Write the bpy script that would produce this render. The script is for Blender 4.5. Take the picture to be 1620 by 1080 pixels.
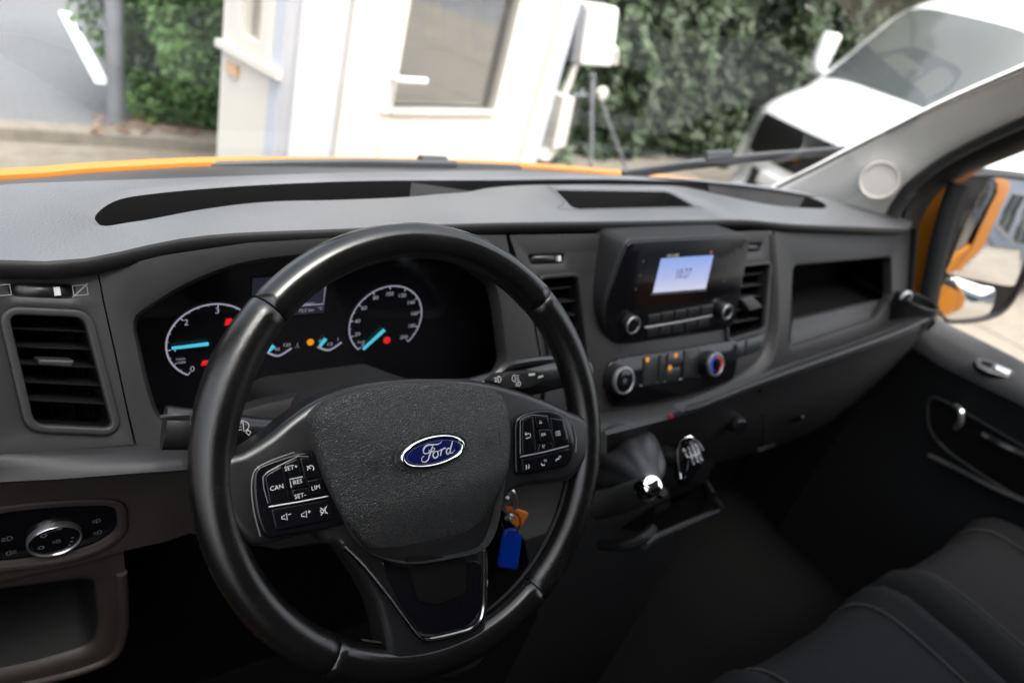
import bpy, bmesh, math, random
from mathutils import Vector as V, Matrix
from mathutils.geometry import delaunay_2d_cdt
R = math.radians
random.seed(7)
scene = bpy.context.scene
for o in list(bpy.data.objects): bpy.data.objects.remove(o)
col = scene.collection

# ------------------------------------------------------------------ camera
# world: X to the passenger side, Y to the front of the van, Z up, metres, ground z=0
CAM = V((-.742, -.384, 1.749)); FPX = 1104.0
ROW = (V((.79930, -.10192, .59223)), V((-.54522, -.53742, .64336)), V((.25270, -.83714, -.48513)))
cd = bpy.data.cameras.new('camera'); cam = bpy.data.objects.new('camera', cd); col.objects.link(cam)
cd.sensor_width = 36; cd.lens = FPX / 1620 * 36; cd.clip_start = .02; cd.clip_end = 1500
Mx = Matrix([[ROW[i][0], -ROW[i][1], -ROW[i][2], CAM[i]] for i in range(3)] + [[0, 0, 0, 1]])
cam.matrix_world = Mx
cd.dof.use_dof = True; cd.dof.focus_distance = .575; cd.dof.aperture_fstop = 4.0; cd.dof.aperture_blades = 9
scene.camera = cam

# ------------------------------------------------------------------ light
w = bpy.data.worlds.new('World'); scene.world = w; w.use_nodes = True
nt = w.node_tree; bg = nt.nodes['Background']
sky = nt.nodes.new('ShaderNodeTexSky'); sky.sky_type = 'NISHITA'; sky.sun_disc = False
SUN_EL, SUN_AZ = 66, 180
sky.sun_elevation = R(SUN_EL); sky.sun_rotation = R(SUN_AZ); sky.air_density = 1.0; sky.dust_density = 6.0; sky.ozone_density = 1.0
hs = nt.nodes.new('ShaderNodeHueSaturation'); hs.inputs['Saturation'].default_value = .35
nt.links.new(sky.outputs[0], hs.inputs['Color']); nt.links.new(hs.outputs[0], bg.inputs[0]); bg.inputs[1].default_value = .15
sl = bpy.data.lights.new('sun', 'SUN'); sl.energy = .5; sl.angle = R(25); sl.color = (1, .96, .9)
so = bpy.data.objects.new('sun', sl); col.objects.link(so)
sd = V((math.sin(R(SUN_AZ)) * math.cos(R(SUN_EL)), math.cos(R(SUN_AZ)) * math.cos(R(SUN_EL)), math.sin(R(SUN_EL))))
so.rotation_euler = sd.to_track_quat('Z', 'Y').to_euler(); so.location = (0, 0, 20)
vs = scene.view_settings; vs.view_transform = 'Standard'; vs.look = 'None'; vs.gamma = 1; vs.use_curve_mapping = False
vs.exposure = 2.25
cy = scene.cycles
cy.use_denoising = True; cy.max_bounces = 10; cy.transparent_max_bounces = 16; cy.diffuse_bounces = 5; cy.glossy_bounces = 5
cy.caustics_reflective = False; cy.caustics_refractive = False; cy.sample_clamp_indirect = 6

EMK = .19        # lit displays, brought down with the exposure
# ------------------------------------------------------------------ helpers
def ray(px, py):
    r = V((px - 810, py - 540, FPX)); return V((ROW[0].dot(r), ROW[1].dot(r), -(-ROW[2].dot(r))))
def at(px, py, ax, v):                      # point of the plane x/y/z = v seen at a place of the photograph
    d = ray(px, py); i = 'xyz'.index(ax); return CAM + d * ((v - CAM[i]) / d[i])
class Plane:
    def __init__(s, O, N, U=(1, 0, 0)):
        s.O = V(O); s.N = V(N).normalized(); U = V(U); s.U = (U - s.N * U.dot(s.N)).normalized(); s.V = s.N.cross(s.U)
    def at(s, px, py, w=0.):                # 3D point seen at a place of the photograph, w in front of the plane
        d = ray(px, py); O = s.O + s.N * w; return CAM + d * ((O - CAM).dot(s.N) / d.dot(s.N))
    def uv(s, px, py, w=0.):
        q = s.at(px, py, w) - s.O; return (q.dot(s.U), q.dot(s.V))
    def p(s, u, v, w=0.): return s.O + s.U * u + s.V * v + s.N * w
    def uvs(s, l, w=0.): return [s.uv(x, y, w) for x, y in l]

class MB:
    def __init__(s): s.v = []; s.f = []; s.mi = []; s.cur = 0
    def add(s, vs, fs):
        b = len(s.v); s.v += [tuple(q) for q in vs]; s.f += [tuple(b + i for i in f) for f in fs]; s.mi += [s.cur] * len(fs)
    def box(s, lo, hi, M=None):
        x0, y0, z0 = lo; x1, y1, z1 = hi
        vs = [V(q) for q in ((x0,y0,z0),(x1,y0,z0),(x1,y1,z0),(x0,y1,z0),(x0,y0,z1),(x1,y0,z1),(x1,y1,z1),(x0,y1,z1))]
        if M: vs = [M @ q for q in vs]
        s.add(vs, [(0,3,2,1),(4,5,6,7),(0,1,5,4),(1,2,6,5),(2,3,7,6),(3,0,4,7)])
    def loops(s, L, close0=False, close1=False, cyc=True):      # bridge equal loops
        n = len(L[0]); vs = [q for l in L for q in l]; fs = []
        for i in range(len(L) - 1):
            for j in range(n if cyc else n - 1):
                a = i * n + j; b = i * n + (j + 1) % n; fs.append((a, b, b + n, a + n))
        if close0: fs.append(tuple(reversed(range(n))))
        if close1: fs.append(tuple(range((len(L) - 1) * n, len(L) * n)))
        s.add(vs, fs)
    def tube(s, path, r, seg=10, closed=False, caps=True, flat=1., up=None):
        P = [V(q) for q in path]; n = len(P); rr = r if isinstance(r, (list, tuple)) else [r] * n; L = []; ref = None
        for i in range(n):
            t = (P[(i + 1) % n] - P[i - 1]) if closed else (P[min(i + 1, n - 1)] - P[max(i - 1, 0)]); t.normalize()
            if up is not None: ref = V(up)
            elif ref is None: ref = V((0, 0, 1)) if abs(t.z) < .9 else V((1, 0, 0))
            a = (ref - t * ref.dot(t)).normalized(); b = t.cross(a); ref = a
            L.append([P[i] + (a * math.cos(k * 2 * math.pi / seg) * flat + b * math.sin(k * 2 * math.pi / seg)) * rr[i] for k in range(seg)])
        if closed: L.append(L[0])
        s.loops(L, caps and not closed, caps and not closed)
    def slab(s, pl, poly, w0, w1, bev=0., holes=None):            # plate on a plane, rounded front edge
        poly = ccw(poly)
        L = [[pl.p(u, v, w0) for u, v in poly], [pl.p(u, v, w1 - bev) for u, v in poly]]
        if bev:
            for k in (1, 2, 3):
                a = k / 3 * math.pi / 2; q = offset(poly, -bev * (1 - math.cos(a))); L.append([pl.p(u, v, w1 - bev + bev * math.sin(a)) for u, v in q])
        top = L[-1]; s.loops(L)
        s.fill([top])
    def fill(s, loops):
        a = V(loops[0][0]); nrm = V((0, 0, 0)); L0 = [V(q) for q in loops[0]]
        for i in range(len(L0)): nrm += (L0[i - 1] - a).cross(L0[i] - a)
        nrm.normalize(); ex = (V((1, 0, 0)) if abs(nrm.x) < .9 else V((0, 1, 0))); ex = (ex - nrm * ex.dot(nrm)).normalized(); ey = nrm.cross(ex)
        P2 = []; P3 = []; E_ = []; polys = []
        for l in loops:
            b = len(P2); k = len(l); P3 += [V(q) for q in l]; pp = [V(((V(q) - a).dot(ex), (V(q) - a).dot(ey))) for q in l]; P2 += pp; polys.append(pp); E_ += [(b + i, b + (i + 1) % k) for i in range(k)]
        ov, oe, of, orig, _, _ = delaunay_2d_cdt(P2, E_, [], 0, 1e-7)
        def inside(c, pp):
            r = False
            for i in range(len(pp)):
                p, q = pp[i - 1], pp[i]
                if (p.y > c.y) != (q.y > c.y) and c.x < (q.x - p.x) * (c.y - p.y) / (q.y - p.y) + p.x: r = not r
            return r
        vs = [P3[o[0]] if o else a + ex * v.x + ey * v.y for v, o in zip(ov, orig)]; fs = []
        for f in of:
            c = sum((ov[i] for i in f), V((0, 0))) / len(f)
            if inside(c, polys[0]) and not any(inside(c, h) for h in polys[1:]): fs.append(tuple(f))
        s.add(vs, fs)
    def holed(s, pl, outer, holes, w0, w1, bev=.003):             # flat panel with real openings
        outer = ccw(outer); holes = [ccw(h) for h in holes]
        fr = [[pl.p(u, v, w1) for u, v in outer]] + [[pl.p(u, v, w1) for u, v in offset(h, bev)] for h in holes]
        s.fill(fr); s.loops([[pl.p(u, v, w0) for u, v in outer], fr[0]])
        for h in holes:
            h1 = offset(h, bev); h2 = offset(h, bev * .3)
            s.loops([[pl.p(u, v, w1) for u, v in h1], [pl.p(u, v, w1 - bev * .3) for u, v in h2], [pl.p(u, v, w1 - bev) for u, v in h], [pl.p(u, v, w0) for u, v in h]])
    def dome(s, pl, poly, w0, w1, h, fn=None, edge=.004):
        poly = ccw(poly); n = len(poly); cu = sum(u for u, v in poly) / n; cv = sum(v for u, v in poly) / n
        L = [[pl.p(u, v, w0) for u, v in poly], [pl.p(u, v, w1 - edge) for u, v in poly]]
        for k in (1, 2, 3):
            a = k / 3 * math.pi / 2; q = offset(poly, -edge * (1 - math.cos(a))); L.append([pl.p(u, v, w1 - edge + edge * math.sin(a)) for u, v in q])
        q0 = offset(poly, -edge)
        for sc in (.95, .88, .78, .65, .5, .35, .2, .08):
            l = []
            for u, v in q0:
                uu = cu + (u - cu) * sc; vv = cv + (v - cv) * sc; l.append(pl.p(uu, vv, w1 + h * (1 - sc ** 2.2)))
            L.append(l)
        if fn: L = L[:2] + [[q + pl.N * fn((q - pl.O).dot(pl.U), (q - pl.O).dot(pl.V)) for q in l] for l in L[2:]]
        s.loops(L, False, True)
    def lathe(s, pl, c, prof, seg=40, sx=1., sy=1.):
        L = [[pl.p(c[0] + r * sx * math.cos(k * 2 * math.pi / seg), c[1] + r * sy * math.sin(k * 2 * math.pi / seg), w_) for k in range(seg)] for r, w_ in prof]
        s.loops(L, False, True)
    def ringf(s, pl, outer, inner, w0, w1, rnd=.002):             # rounded frame between two equal outlines
        n = len(outer); L = []
        for t, h in ((0, 0), (.0, .6), (.12, .9), (.3, 1), (.7, 1), (.88, .9), (1, .6), (1, -1.2)):
            L.append([pl.p(a[0] + (b[0] - a[0]) * t, a[1] + (b[1] - a[1]) * t, w0 + (w1 - w0) * h) for a, b in zip(outer, inner)])
        s.loops(L)
    def ribbon(s, pl, pts, width, w_):
        n = len(pts); Lf = []; Rt = []
        for i in range(n):
            a = pts[max(i - 1, 0)]; b = pts[min(i + 1, n - 1)]; dx, dy = b[0] - a[0], b[1] - a[1]; l = math.hypot(dx, dy) or 1
            h = (width[i] if isinstance(width, (list, tuple)) else width) / 2
            Lf.append(pl.p(pts[i][0] - dy / l * h, pts[i][1] + dx / l * h, w_)); Rt.append(pl.p(pts[i][0] + dy / l * h, pts[i][1] - dx / l * h, w_))
        s.add(Lf + Rt, [(n + i, n + i + 1, i + 1, i) for i in range(n - 1)])
    def text(s, pl, c, body, size, w_, ang=0., sx=1., shear=0., bold=0.):
        cu = bpy.data.curves.new('t', 'FONT'); cu.body = body; cu.size = size; cu.align_x = 'CENTER'; cu.align_y = 'CENTER'; cu.resolution_u = 2; cu.shear = shear; cu.offset = bold * size
        ob = bpy.data.objects.new('t', cu); me = bpy.data.meshes.new_from_object(ob)
        ca, sa = math.cos(ang), math.sin(ang)
        s.add([pl.p(c[0] + q.co.x * sx * ca - q.co.y * sa, c[1] + q.co.x * sx * sa + q.co.y * ca, w_) for q in me.vertices], [tuple(p_.vertices) for p_ in me.polygons])
        bpy.data.objects.remove(ob); bpy.data.meshes.remove(me); bpy.data.curves.remove(cu)

def ccw(p):
    a = sum(p[i - 1][0] * p[i][1] - p[i][0] * p[i - 1][1] for i in range(len(p))); return list(p) if a > 0 else list(reversed(p))
def offset(p, d):                            # + outwards, ccw outline
    n = len(p); out = []
    for i in range(n):
        a, b, c = p[i - 1], p[i], p[(i + 1) % n]
        e1 = V((b[0] - a[0], b[1] - a[1])); e2 = V((c[0] - b[0], c[1] - b[1]))
        if e1.length < 1e-9: e1 = e2
        if e2.length < 1e-9: e2 = e1
        e1 = e1.normalized(); e2 = e2.normalized(); n1 = V((e1.y, -e1.x)); n2 = V((e2.y, -e2.x)); m = n1 + n2
        m = m / max(m.length_squared / 2, .6); out.append((b[0] + m.x * d, b[1] + m.y * d))
    return out
def rnd(p, r, k=5):                          # round the corners of an outline
    n = len(p); out = []
    for i in range(n):
        a, b, c = V(p[i - 1]), V(p[i]), V(p[(i + 1) % n]); rr = r[i] if isinstance(r, (list, tuple)) else r
        d1 = min(rr, (a - b).length * .48); d2 = min(rr, (c - b).length * .48)
        s_ = b + (a - b).normalized() * d1; e = b + (c - b).normalized() * d2
        for j in range(k + 1):
            t = j / k; q = s_ * (1 - t) ** 2 + b * 2 * t * (1 - t) + e * t * t; out.append((q.x, q.y))
    return out
def crv(p, k=6, closed=False):               # Catmull-Rom through points of any dimension
    P = [V(q) for q in p]; n = len(P); out = []
    for i in range(n if closed else n - 1):
        a, b, c, d = (P[(i - 1) % n], P[i], P[(i + 1) % n], P[(i + 2) % n]) if closed else (P[max(i - 1, 0)], P[i], P[i + 1], P[min(i + 2, n - 1)])
        for j in range(k):
            t = j / k; out.append(.5 * ((2 * b) + (c - a) * t + (2 * a - 5 * b + 4 * c - d) * t * t + (3 * b - a - 3 * c + d) * t ** 3))
    if not closed: out.append(P[-1])
    return out
def res(p, n):                               # resample by length
    P = [V(q) for q in p]; L = [0]
    for i in range(1, len(P)): L.append(L[-1] + (P[i] - P[i - 1]).length)
    out = []; j = 0
    for i in range(n):
        t = L[-1] * i / (n - 1)
        while j < len(P) - 2 and L[j + 1] < t: j += 1
        out.append(P[j].lerp(P[j + 1], (t - L[j]) / max(L[j + 1] - L[j], 1e-9)))
    return out
def circ(c, rx, ry=None, n=40, a0=0, a1=360): return [(c[0] + rx * math.cos(R(a0 + (a1 - a0) * i / (n if a1 - a0 == 360 else n - 1))), c[1] + (ry or rx) * math.sin(R(a0 + (a1 - a0) * i / (n if a1 - a0 == 360 else n - 1)))) for i in range(n)]

def obj(name, mb, mat, parent=None, smooth=35, kind=None, label=None):
    me = bpy.data.meshes.new(name); me.from_pydata(mb.v, [], mb.f)
    mats = mat if isinstance(mat, (list, tuple)) else [mat]
    for m in mats: me.materials.append(m)
    if len(mats) > 1: me.polygons.foreach_set('material_index', mb.mi)
    bm = bmesh.new(); bm.from_mesh(me); bmesh.ops.remove_doubles(bm, verts=bm.verts, dist=1e-6); bmesh.ops.recalc_face_normals(bm, faces=bm.faces); bm.to_mesh(me); bm.free()
    if smooth: me.shade_smooth(); me.set_sharp_from_angle(angle=R(smooth))
    o = bpy.data.objects.new(name, me); col.objects.link(o)
    if parent: put(o, parent)
    if kind: o['kind'] = kind
    if label: o['label'] = label
    return o
def wloc(o):
    l = o.location.copy(); return l
def put(o, parent):
    o.parent = parent; o.matrix_parent_inverse = Matrix.Translation(-V(parent.get('_w', (0, 0, 0)))) if parent.type == 'EMPTY' else Matrix.Identity(4)
def thing(name, label, cat, loc=(0, 0, 0), group=None):
    o = bpy.data.objects.new(name, None); col.objects.link(o); o.location = loc; o['_w'] = [float(x) for x in loc]; o['label'] = label; o['category'] = cat; o.empty_display_size = .05
    if group: o['group'] = group
    return o
def dup(root, off, label=None):
    r = root.copy(); col.objects.link(r); r.location = V(root.location) + V(off)
    if label: r['label'] = label
    for ch in root.children:
        c = ch.copy(); col.objects.link(c); c.parent = r
        for g in ch.children:
            d = g.copy(); col.objects.link(d); d.parent = c
    return r

# ------------------------------------------------------------------ materials
def mat(name, base, rough=.5, metal=0., bump=None, emit=None, es=1., coat=0., spec=.5, var=0., vscale=6., sheen=0., rvar=0.):
    m = bpy.data.materials.new(name); m.use_nodes = True; t = m.node_tree; b = t.nodes['Principled BSDF']
    b.inputs['Base Color'].default_value = (*base, 1); b.inputs['Roughness'].default_value = rough; b.inputs['Metallic'].default_value = metal
    b.inputs['Coat Weight'].default_value = coat; b.inputs['Specular IOR Level'].default_value = spec; b.inputs['Sheen Weight'].default_value = sheen
    if emit: b.inputs['Emission Color'].default_value = (*emit, 1); b.inputs['Emission Strength'].default_value = es
    tc = t.nodes.new('ShaderNodeTexCoord')
    if var or rvar:
        n = t.nodes.new('ShaderNodeTexNoise'); n.inputs['Scale'].default_value = vscale; n.inputs['Detail'].default_value = 6
        t.links.new(tc.outputs['Object'], n.inputs['Vector'])
    if var:
        mp = t.nodes.new('ShaderNodeMapRange'); mp.inputs[1].default_value = .3; mp.inputs[2].default_value = .7; mp.inputs[3].default_value = 1 - var; mp.inputs[4].default_value = 1 + var
        mx = t.nodes.new('ShaderNodeVectorMath'); mx.operation = 'SCALE'; mx.inputs[0].default_value = base
        t.links.new(n.outputs[0], mp.inputs[0]); t.links.new(mp.outputs[0], mx.inputs['Scale']); t.links.new(mx.outputs[0], b.inputs['Base Color'])
    if rvar:
        mr = t.nodes.new('ShaderNodeMapRange'); mr.inputs[1].default_value = .3; mr.inputs[2].default_value = .7; mr.inputs[3].default_value = rough - rvar; mr.inputs[4].default_value = rough + rvar
        t.links.new(n.outputs[0], mr.inputs[0]); t.links.new(mr.outputs[0], b.inputs['Roughness'])
    if bump:
        kind, sc, st = bump
        if kind == 'noise':
            n2 = t.nodes.new('ShaderNodeTexNoise'); n2.inputs['Scale'].default_value = sc; n2.inputs['Detail'].default_value = 3; out = n2.outputs[0]
        else:
            n2 = t.nodes.new('ShaderNodeTexVoronoi'); n2.feature = 'DISTANCE_TO_EDGE'; n2.inputs['Scale'].default_value = sc; n2.inputs['Randomness'].default_value = 1
            cl = t.nodes.new('ShaderNodeMapRange'); cl.inputs[1].default_value = 0; cl.inputs[2].default_value = .25; t.links.new(n2.outputs[0], cl.inputs[0]); out = cl.outputs[0]
            wn = t.nodes.new('ShaderNodeTexNoise'); wn.inputs['Scale'].default_value = sc * .6; ad = t.nodes.new('ShaderNodeVectorMath'); ad.operation = 'MULTIPLY_ADD'
            ad.inputs[1].default_value = (1.2 / sc,) * 3; t.links.new(tc.outputs['Object'], wn.inputs['Vector']); t.links.new(wn.outputs['Color'], ad.inputs[0]); t.links.new(tc.outputs['Object'], ad.inputs[2]); t.links.new(ad.outputs[0], n2.inputs['Vector'])
        if kind == 'noise': t.links.new(tc.outputs['Object'], n2.inputs['Vector'])
        bp = t.nodes.new('ShaderNodeBump'); bp.inputs['Strength'].default_value = st; bp.inputs['Distance'].default_value = .6 / sc
        t.links.new(out, bp.inputs['Height']); t.links.new(bp.outputs[0], b.inputs['Normal'])
    return m
def glass(name, tint=(1, 1, 1), refl=1.0, rough=0.):
    m = bpy.data.materials.new(name); m.use_nodes = True; t = m.node_tree; t.nodes.clear()
    o = t.nodes.new('ShaderNodeOutputMaterial'); mx = t.nodes.new('ShaderNodeMixShader'); tr = t.nodes.new('ShaderNodeBsdfTransparent'); g = t.nodes.new('ShaderNodeBsdfGlossy'); fr = t.nodes.new('ShaderNodeFresnel'); fr.inputs[0].default_value = 1.5
    mu = t.nodes.new('ShaderNodeMath'); mu.operation = 'MULTIPLY'; mu.inputs[1].default_value = refl; mu.use_clamp = True
    tr.inputs[0].default_value = (*tint, 1); g.inputs['Roughness'].default_value = rough
    geo = t.nodes.new('ShaderNodeNewGeometry'); ior = t.nodes.new('ShaderNodeMapRange'); ior.inputs[3].default_value = 1.5; ior.inputs[4].default_value = 1 / 1.5
    t.links.new(geo.outputs['Backfacing'], ior.inputs[0]); t.links.new(ior.outputs[0], fr.inputs[0])      # a thin pane reflects alike on both faces
    t.links.new(fr.outputs[0], mu.inputs[0]); t.links.new(mu.outputs[0], mx.inputs[0]); t.links.new(tr.outputs[0], mx.inputs[1]); t.links.new(g.outputs[0], mx.inputs[2]); t.links.new(mx.outputs[0], o.inputs[0])
    return m
M = dict(
 pad=mat('dash_pad', (.09, .09, .094), .4, bump=('noise', 420, .35), var=.15, vscale=7, rvar=.05, spec=1.0),
 fascia=mat('dash_fascia', (.014, .0135, .0145), .5, bump=('noise', 1100, .3), spec=.3, var=.1, vscale=7),
 lower=mat('lower_trim', (.027, .021, .0195), .55, bump=('noise', 900, .35), spec=.4, var=.1),
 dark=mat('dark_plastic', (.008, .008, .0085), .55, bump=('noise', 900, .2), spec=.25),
 black=mat('black_void', (.003, .003, .003), .8, spec=.05),
 gloss=mat('gloss_black', (.003, .003, .004), .12, spec=.3),
 satin=mat('satin_black', (.006, .006, .0066), .33, rvar=.05, vscale=30),
 leather=mat('wheel_leather', (.0032, .0031, .0031), .2, bump=('noise', 1500, .06), rvar=.05, vscale=25),
 grain=mat('wheel_grain_leather', (.0032, .003, .003), .24, bump=('vor', 800, .11), rvar=.07, vscale=25),
 pad_skin=mat('airbag_skin', (.0085, .0085, .009), .42, bump=('vor', 600, .75), rvar=.05, vscale=40),
 chrome=mat('chrome', (.75, .75, .76), .1, 1.),
 silver=mat('silver_paint', (.42, .42, .43), .28, .9),
 blue=mat('badge_blue', (.004, .006, .05), .12, coat=1.),
 print=mat('white_print', (.36, .36, .37), .5),
 edge=mat('edge_gleam', (.10, .10, .105), .3, .6),
 script=mat('badge_silver', (.42, .43, .45), .3, .25),
 dimprint=mat('grey_print', (.10, .10, .11), .5),
 glow=mat('white_glow', (.0, .0, .0), .5, emit=(.62, .62, .78), es=.55 * EMK),
 cyan=mat('cyan_glow', (0, 0, 0), .5, emit=(.07, .58, .78), es=1. * EMK),
 red=mat('red_glow', (0, 0, 0), .5, emit=(1, .01, .015), es=.8 * EMK),
 amber=mat('amber_glow', (0, 0, 0), .5, emit=(1, .33, .0), es=.9 * EMK),
 lcd=mat('lcd_glow', (0, 0, 0), .5, emit=(.03, .03, .055), es=.5 * EMK),
 keyblue=mat('key_tag_blue', (.0, .03, .30), .35),
 keyorange=mat('key_tag_orange', (.6, .16, .02), .35),
 bluep=mat('blue_print', (.02, .05, .5), .4), redp=mat('red_print', (.45, .01, .01), .4),
 trim=mat('door_trim', (.008, .008, .0083), .6, bump=('noise', 900, .3), spec=.25),
 rubber=mat('rubber', (.01, .01, .01), .6, bump=('noise', 500, .2)),
 pillar=mat('pillar_trim', (.80, .765, .72), .75, bump=('noise', 700, .2), var=.03, sheen=.7),
 head=mat('headlining', (.17, .163, .157), .9, bump=('noise', 300, .3)),
 cloth=mat('seat_cloth', (.011, .011, .012), .95, bump=('noise', 1600, .9), var=.25, vscale=350, spec=.15),
 cloth2=mat('seat_bolster', (.012, .012, .0125), .95, bump=('noise', 1600, .9), var=.2, vscale=350, sheen=.15),
 carpet=mat('floor_mat', (.005, .005, .005), .9, bump=('noise', 300, .6), spec=.08),
 orange=mat('orange_paint', (.42, .145, .006), .25, coat=1.),
 flank=mat('orange_side', (.50, .17, .006), .55, spec=.15),
 white=mat('white_paint', (.8, .8, .8), .3, coat=.6),
 upvc=mat('white_upvc', (.56, .54, .485), .35, var=.02, vscale=2),
 clad=mat('white_cladding', (.42, .445, .495), .5, var=.03, vscale=3),
 inner=mat('beige_inside', (.6, .53, .47), .7, var=.1, vscale=3),
 galv=mat('galvanised', (.19, .195, .21), .5, .3, var=.12, vscale=8),
 bark=mat('bark', (.09, .065, .045), .9, bump=('noise', 40, .5)),
 tyre=mat('tyre', (.02, .02, .02), .8),
 lamp=mat('headlamp', (.7, .72, .75), .1, .5, coat=1.),
 wipe=mat('wiper_black', (.02, .021, .024), .45),
 glass=glass('windscreen_glass', (.93, .96, .95), .9),
 dglass=glass('door_glass', (.95, .97, .96), 1.2),
 kglass=glass('kiosk_glass', (.9, .9, .88), 7.),
 mirror=mat('mirror_silver', (.85, .86, .87), .02, 1.),
)
vg = mat('van_glass', (.07, .08, .08), .08, spec=.85)

def ground_mat(name, c1, c2, scale, rough=.9, bump=.3, c3=None):
    m = bpy.data.materials.new(name); m.use_nodes = True; t = m.node_tree; b = t.nodes['Principled BSDF']; b.inputs['Roughness'].default_value = rough
    tc = t.nodes.new('ShaderNodeTexCoord'); n = t.nodes.new('ShaderNodeTexNoise'); n.inputs['Scale'].default_value = scale; n.inputs['Detail'].default_value = 8; n.inputs['Roughness'].default_value = .65
    n2 = t.nodes.new('ShaderNodeTexNoise'); n2.inputs['Scale'].default_value = .6; n2.inputs['Detail'].default_value = 5
    r = t.nodes.new('ShaderNodeValToRGB'); r.color_ramp.elements[0].position = .35; r.color_ramp.elements[1].position = .68; r.color_ramp.elements[0].color = (*c1, 1); r.color_ramp.elements[1].color = (*c2, 1)
    mx = t.nodes.new('ShaderNodeMix'); mx.data_type = 'RGBA'; mx.blend_type = 'MULTIPLY'; mx.inputs[0].default_value = .35
    r2 = t.nodes.new('ShaderNodeValToRGB'); r2.color_ramp.elements[0].color = (.6, .6, .6, 1); r2.color_ramp.elements[0].position = .35; r2.color_ramp.elements[1].position = .65
    for q in (n, n2): t.links.new(tc.outputs['Object'], q.inputs['Vector'])
    t.links.new(n.outputs[0], r.inputs[0]); t.links.new(n2.outputs[0], r2.inputs[0]); t.links.new(r.outputs[0], mx.inputs['A']); t.links.new(r2.outputs[0], mx.inputs['B']); t.links.new(mx.outputs['Result'], b.inputs['Base Color'])
    bp = t.nodes.new('ShaderNodeBump'); bp.inputs['Strength'].default_value = bump; bp.inputs['Distance'].default_value = .02; t.links.new(n.outputs[0], bp.inputs['Height']); t.links.new(bp.outputs[0], b.inputs['Normal'])
    return m
M['asphalt'] = ground_mat('asphalt', (.10, .10, .104), (.15, .15, .155), 30)
M['concrete'] = ground_mat('concrete', (.15, .128, .10), (.21, .183, .145), 12)
M['dirt'] = ground_mat('dirt', (.10, .07, .045), (.2, .15, .11), 20)
M['paint'] = mat('road_paint', (.75, .75, .73), .7, var=.1, vscale=9)
def leaf_mat(name, a, b_, scale=3.):
    m = bpy.data.materials.new(name); m.use_nodes = True; t = m.node_tree; b = t.nodes['Principled BSDF']; b.inputs['Roughness'].default_value = .55
    at_ = t.nodes.new('ShaderNodeAttribute'); at_.attribute_name = 'tone'; r = t.nodes.new('ShaderNodeValToRGB'); r.color_ramp.elements[0].color = (*a, 1); r.color_ramp.elements[1].color = (*b_, 1)
    t.links.new(at_.outputs['Fac'], r.inputs[0]); t.links.new(r.outputs[0], b.inputs['Base Color'])
    b.inputs['Subsurface Weight'].default_value = 0
    return m
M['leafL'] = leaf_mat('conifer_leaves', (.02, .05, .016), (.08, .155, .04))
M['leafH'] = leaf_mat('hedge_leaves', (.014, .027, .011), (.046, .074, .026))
M['litter'] = leaf_mat('fallen_leaves', (.12, .055, .025), (.25, .16, .09))

# ------------------------------------------------------------------ setting outside
def gsheet(name, poly, z, m):
    mb = MB(); mb.fill([[V((x, y, z)) for x, y in poly]]); return obj(name, mb, m, smooth=0, kind='structure')
gsheet('ground', [(-400, -400), (400, -400), (400, 400), (-400, 400)], 0, M['asphalt'])
def g(px, py): q = at(px, py, 'z', 0); return (q.x, q.y)
# concrete forecourt with cast joints (the bays that show beside the passenger door)
for i in range(5):
    for j in range(8):
        x0 = 1.0 + i * 2.4; y0 = -14 + j * 2.4
        mb = MB(); gp = .012; mb.box((x0 + gp, y0 + gp, -.1), (x0 + 2.4 - gp, y0 + 2.4 - gp, .03 + .002 * ((i * 3 + j) % 3)))
        obj('concrete_slab', mb, M['concrete'], kind='structure', smooth=0)
fc = g(-60, 236); fd = g(330, 226)
mb = MB(); mb.box((-9, 3.0, -.1), (1.2, 4.35, .05)); obj('pavement', mb, M['concrete'], smooth=0, kind='structure')
mb = MB(); mb.box((-9, 4.36, -.1), (1.0, 4.52, .12)); obj('kerb', mb, M['concrete'], smooth=0, kind='structure')
def line(a, b_, wd):
    A = V(g(*a)); B = V(g(*b_)); d = (B - A).normalized(); nn = V((-d.y, d.x)) * wd / 2
    mb = MB(); mb.fill([[V((*q, .005)) for q in (A + nn, B + nn, B - nn, A - nn)]]); return obj('road_marking', mb, M['paint'], smooth=0, kind='structure')
line((102, 20), (162, 134), .095)
line((198, 157), (201, 150), .16)
mb = MB(); 
mb.fill([[V((*g(*q), .125)) for q in ((180, 226), (196, 216), (245, 208), (330, 214), (350, 246), (300, 246), (230, 232))]]); obj('flower_bed', mb, M['dirt'], smooth=0, kind='structure')

def leaf_cloud(n, fn, size, seed, tri=False, up=.0):
    """n small leaf faces, each a bent quad, where fn(rand) gives position, outward direction and a tone"""
    rd = random.Random(seed); vs = []; fs = []; tone = []
    for i in range(n):
        p, nrm, t = fn(rd); s = size * rd.uniform(.6, 1.4)
        d = V((rd.gauss(0, 1), rd.gauss(0, 1), rd.gauss(0, 1))).normalized(); nn = (V(nrm) * 1.2 + d).normalized(); a = nn.cross(V((rd.gauss(0, 1), rd.gauss(0, 1), rd.gauss(0, .8)))).normalized(); b = nn.cross(a); k = len(vs)
        p = V(p); l = a * s * .5; h = b * s
        vs += [tuple(p - h), tuple(p - l + nn * s * .15), tuple(p + h), tuple(p + l + nn * s * .15)]; fs += [(k, k + 1, k + 2), (k, k + 2, k + 3)]; tone += [min(1, max(0, t + rd.gauss(0, .18)))] * 4
    return vs, fs, tone
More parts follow.
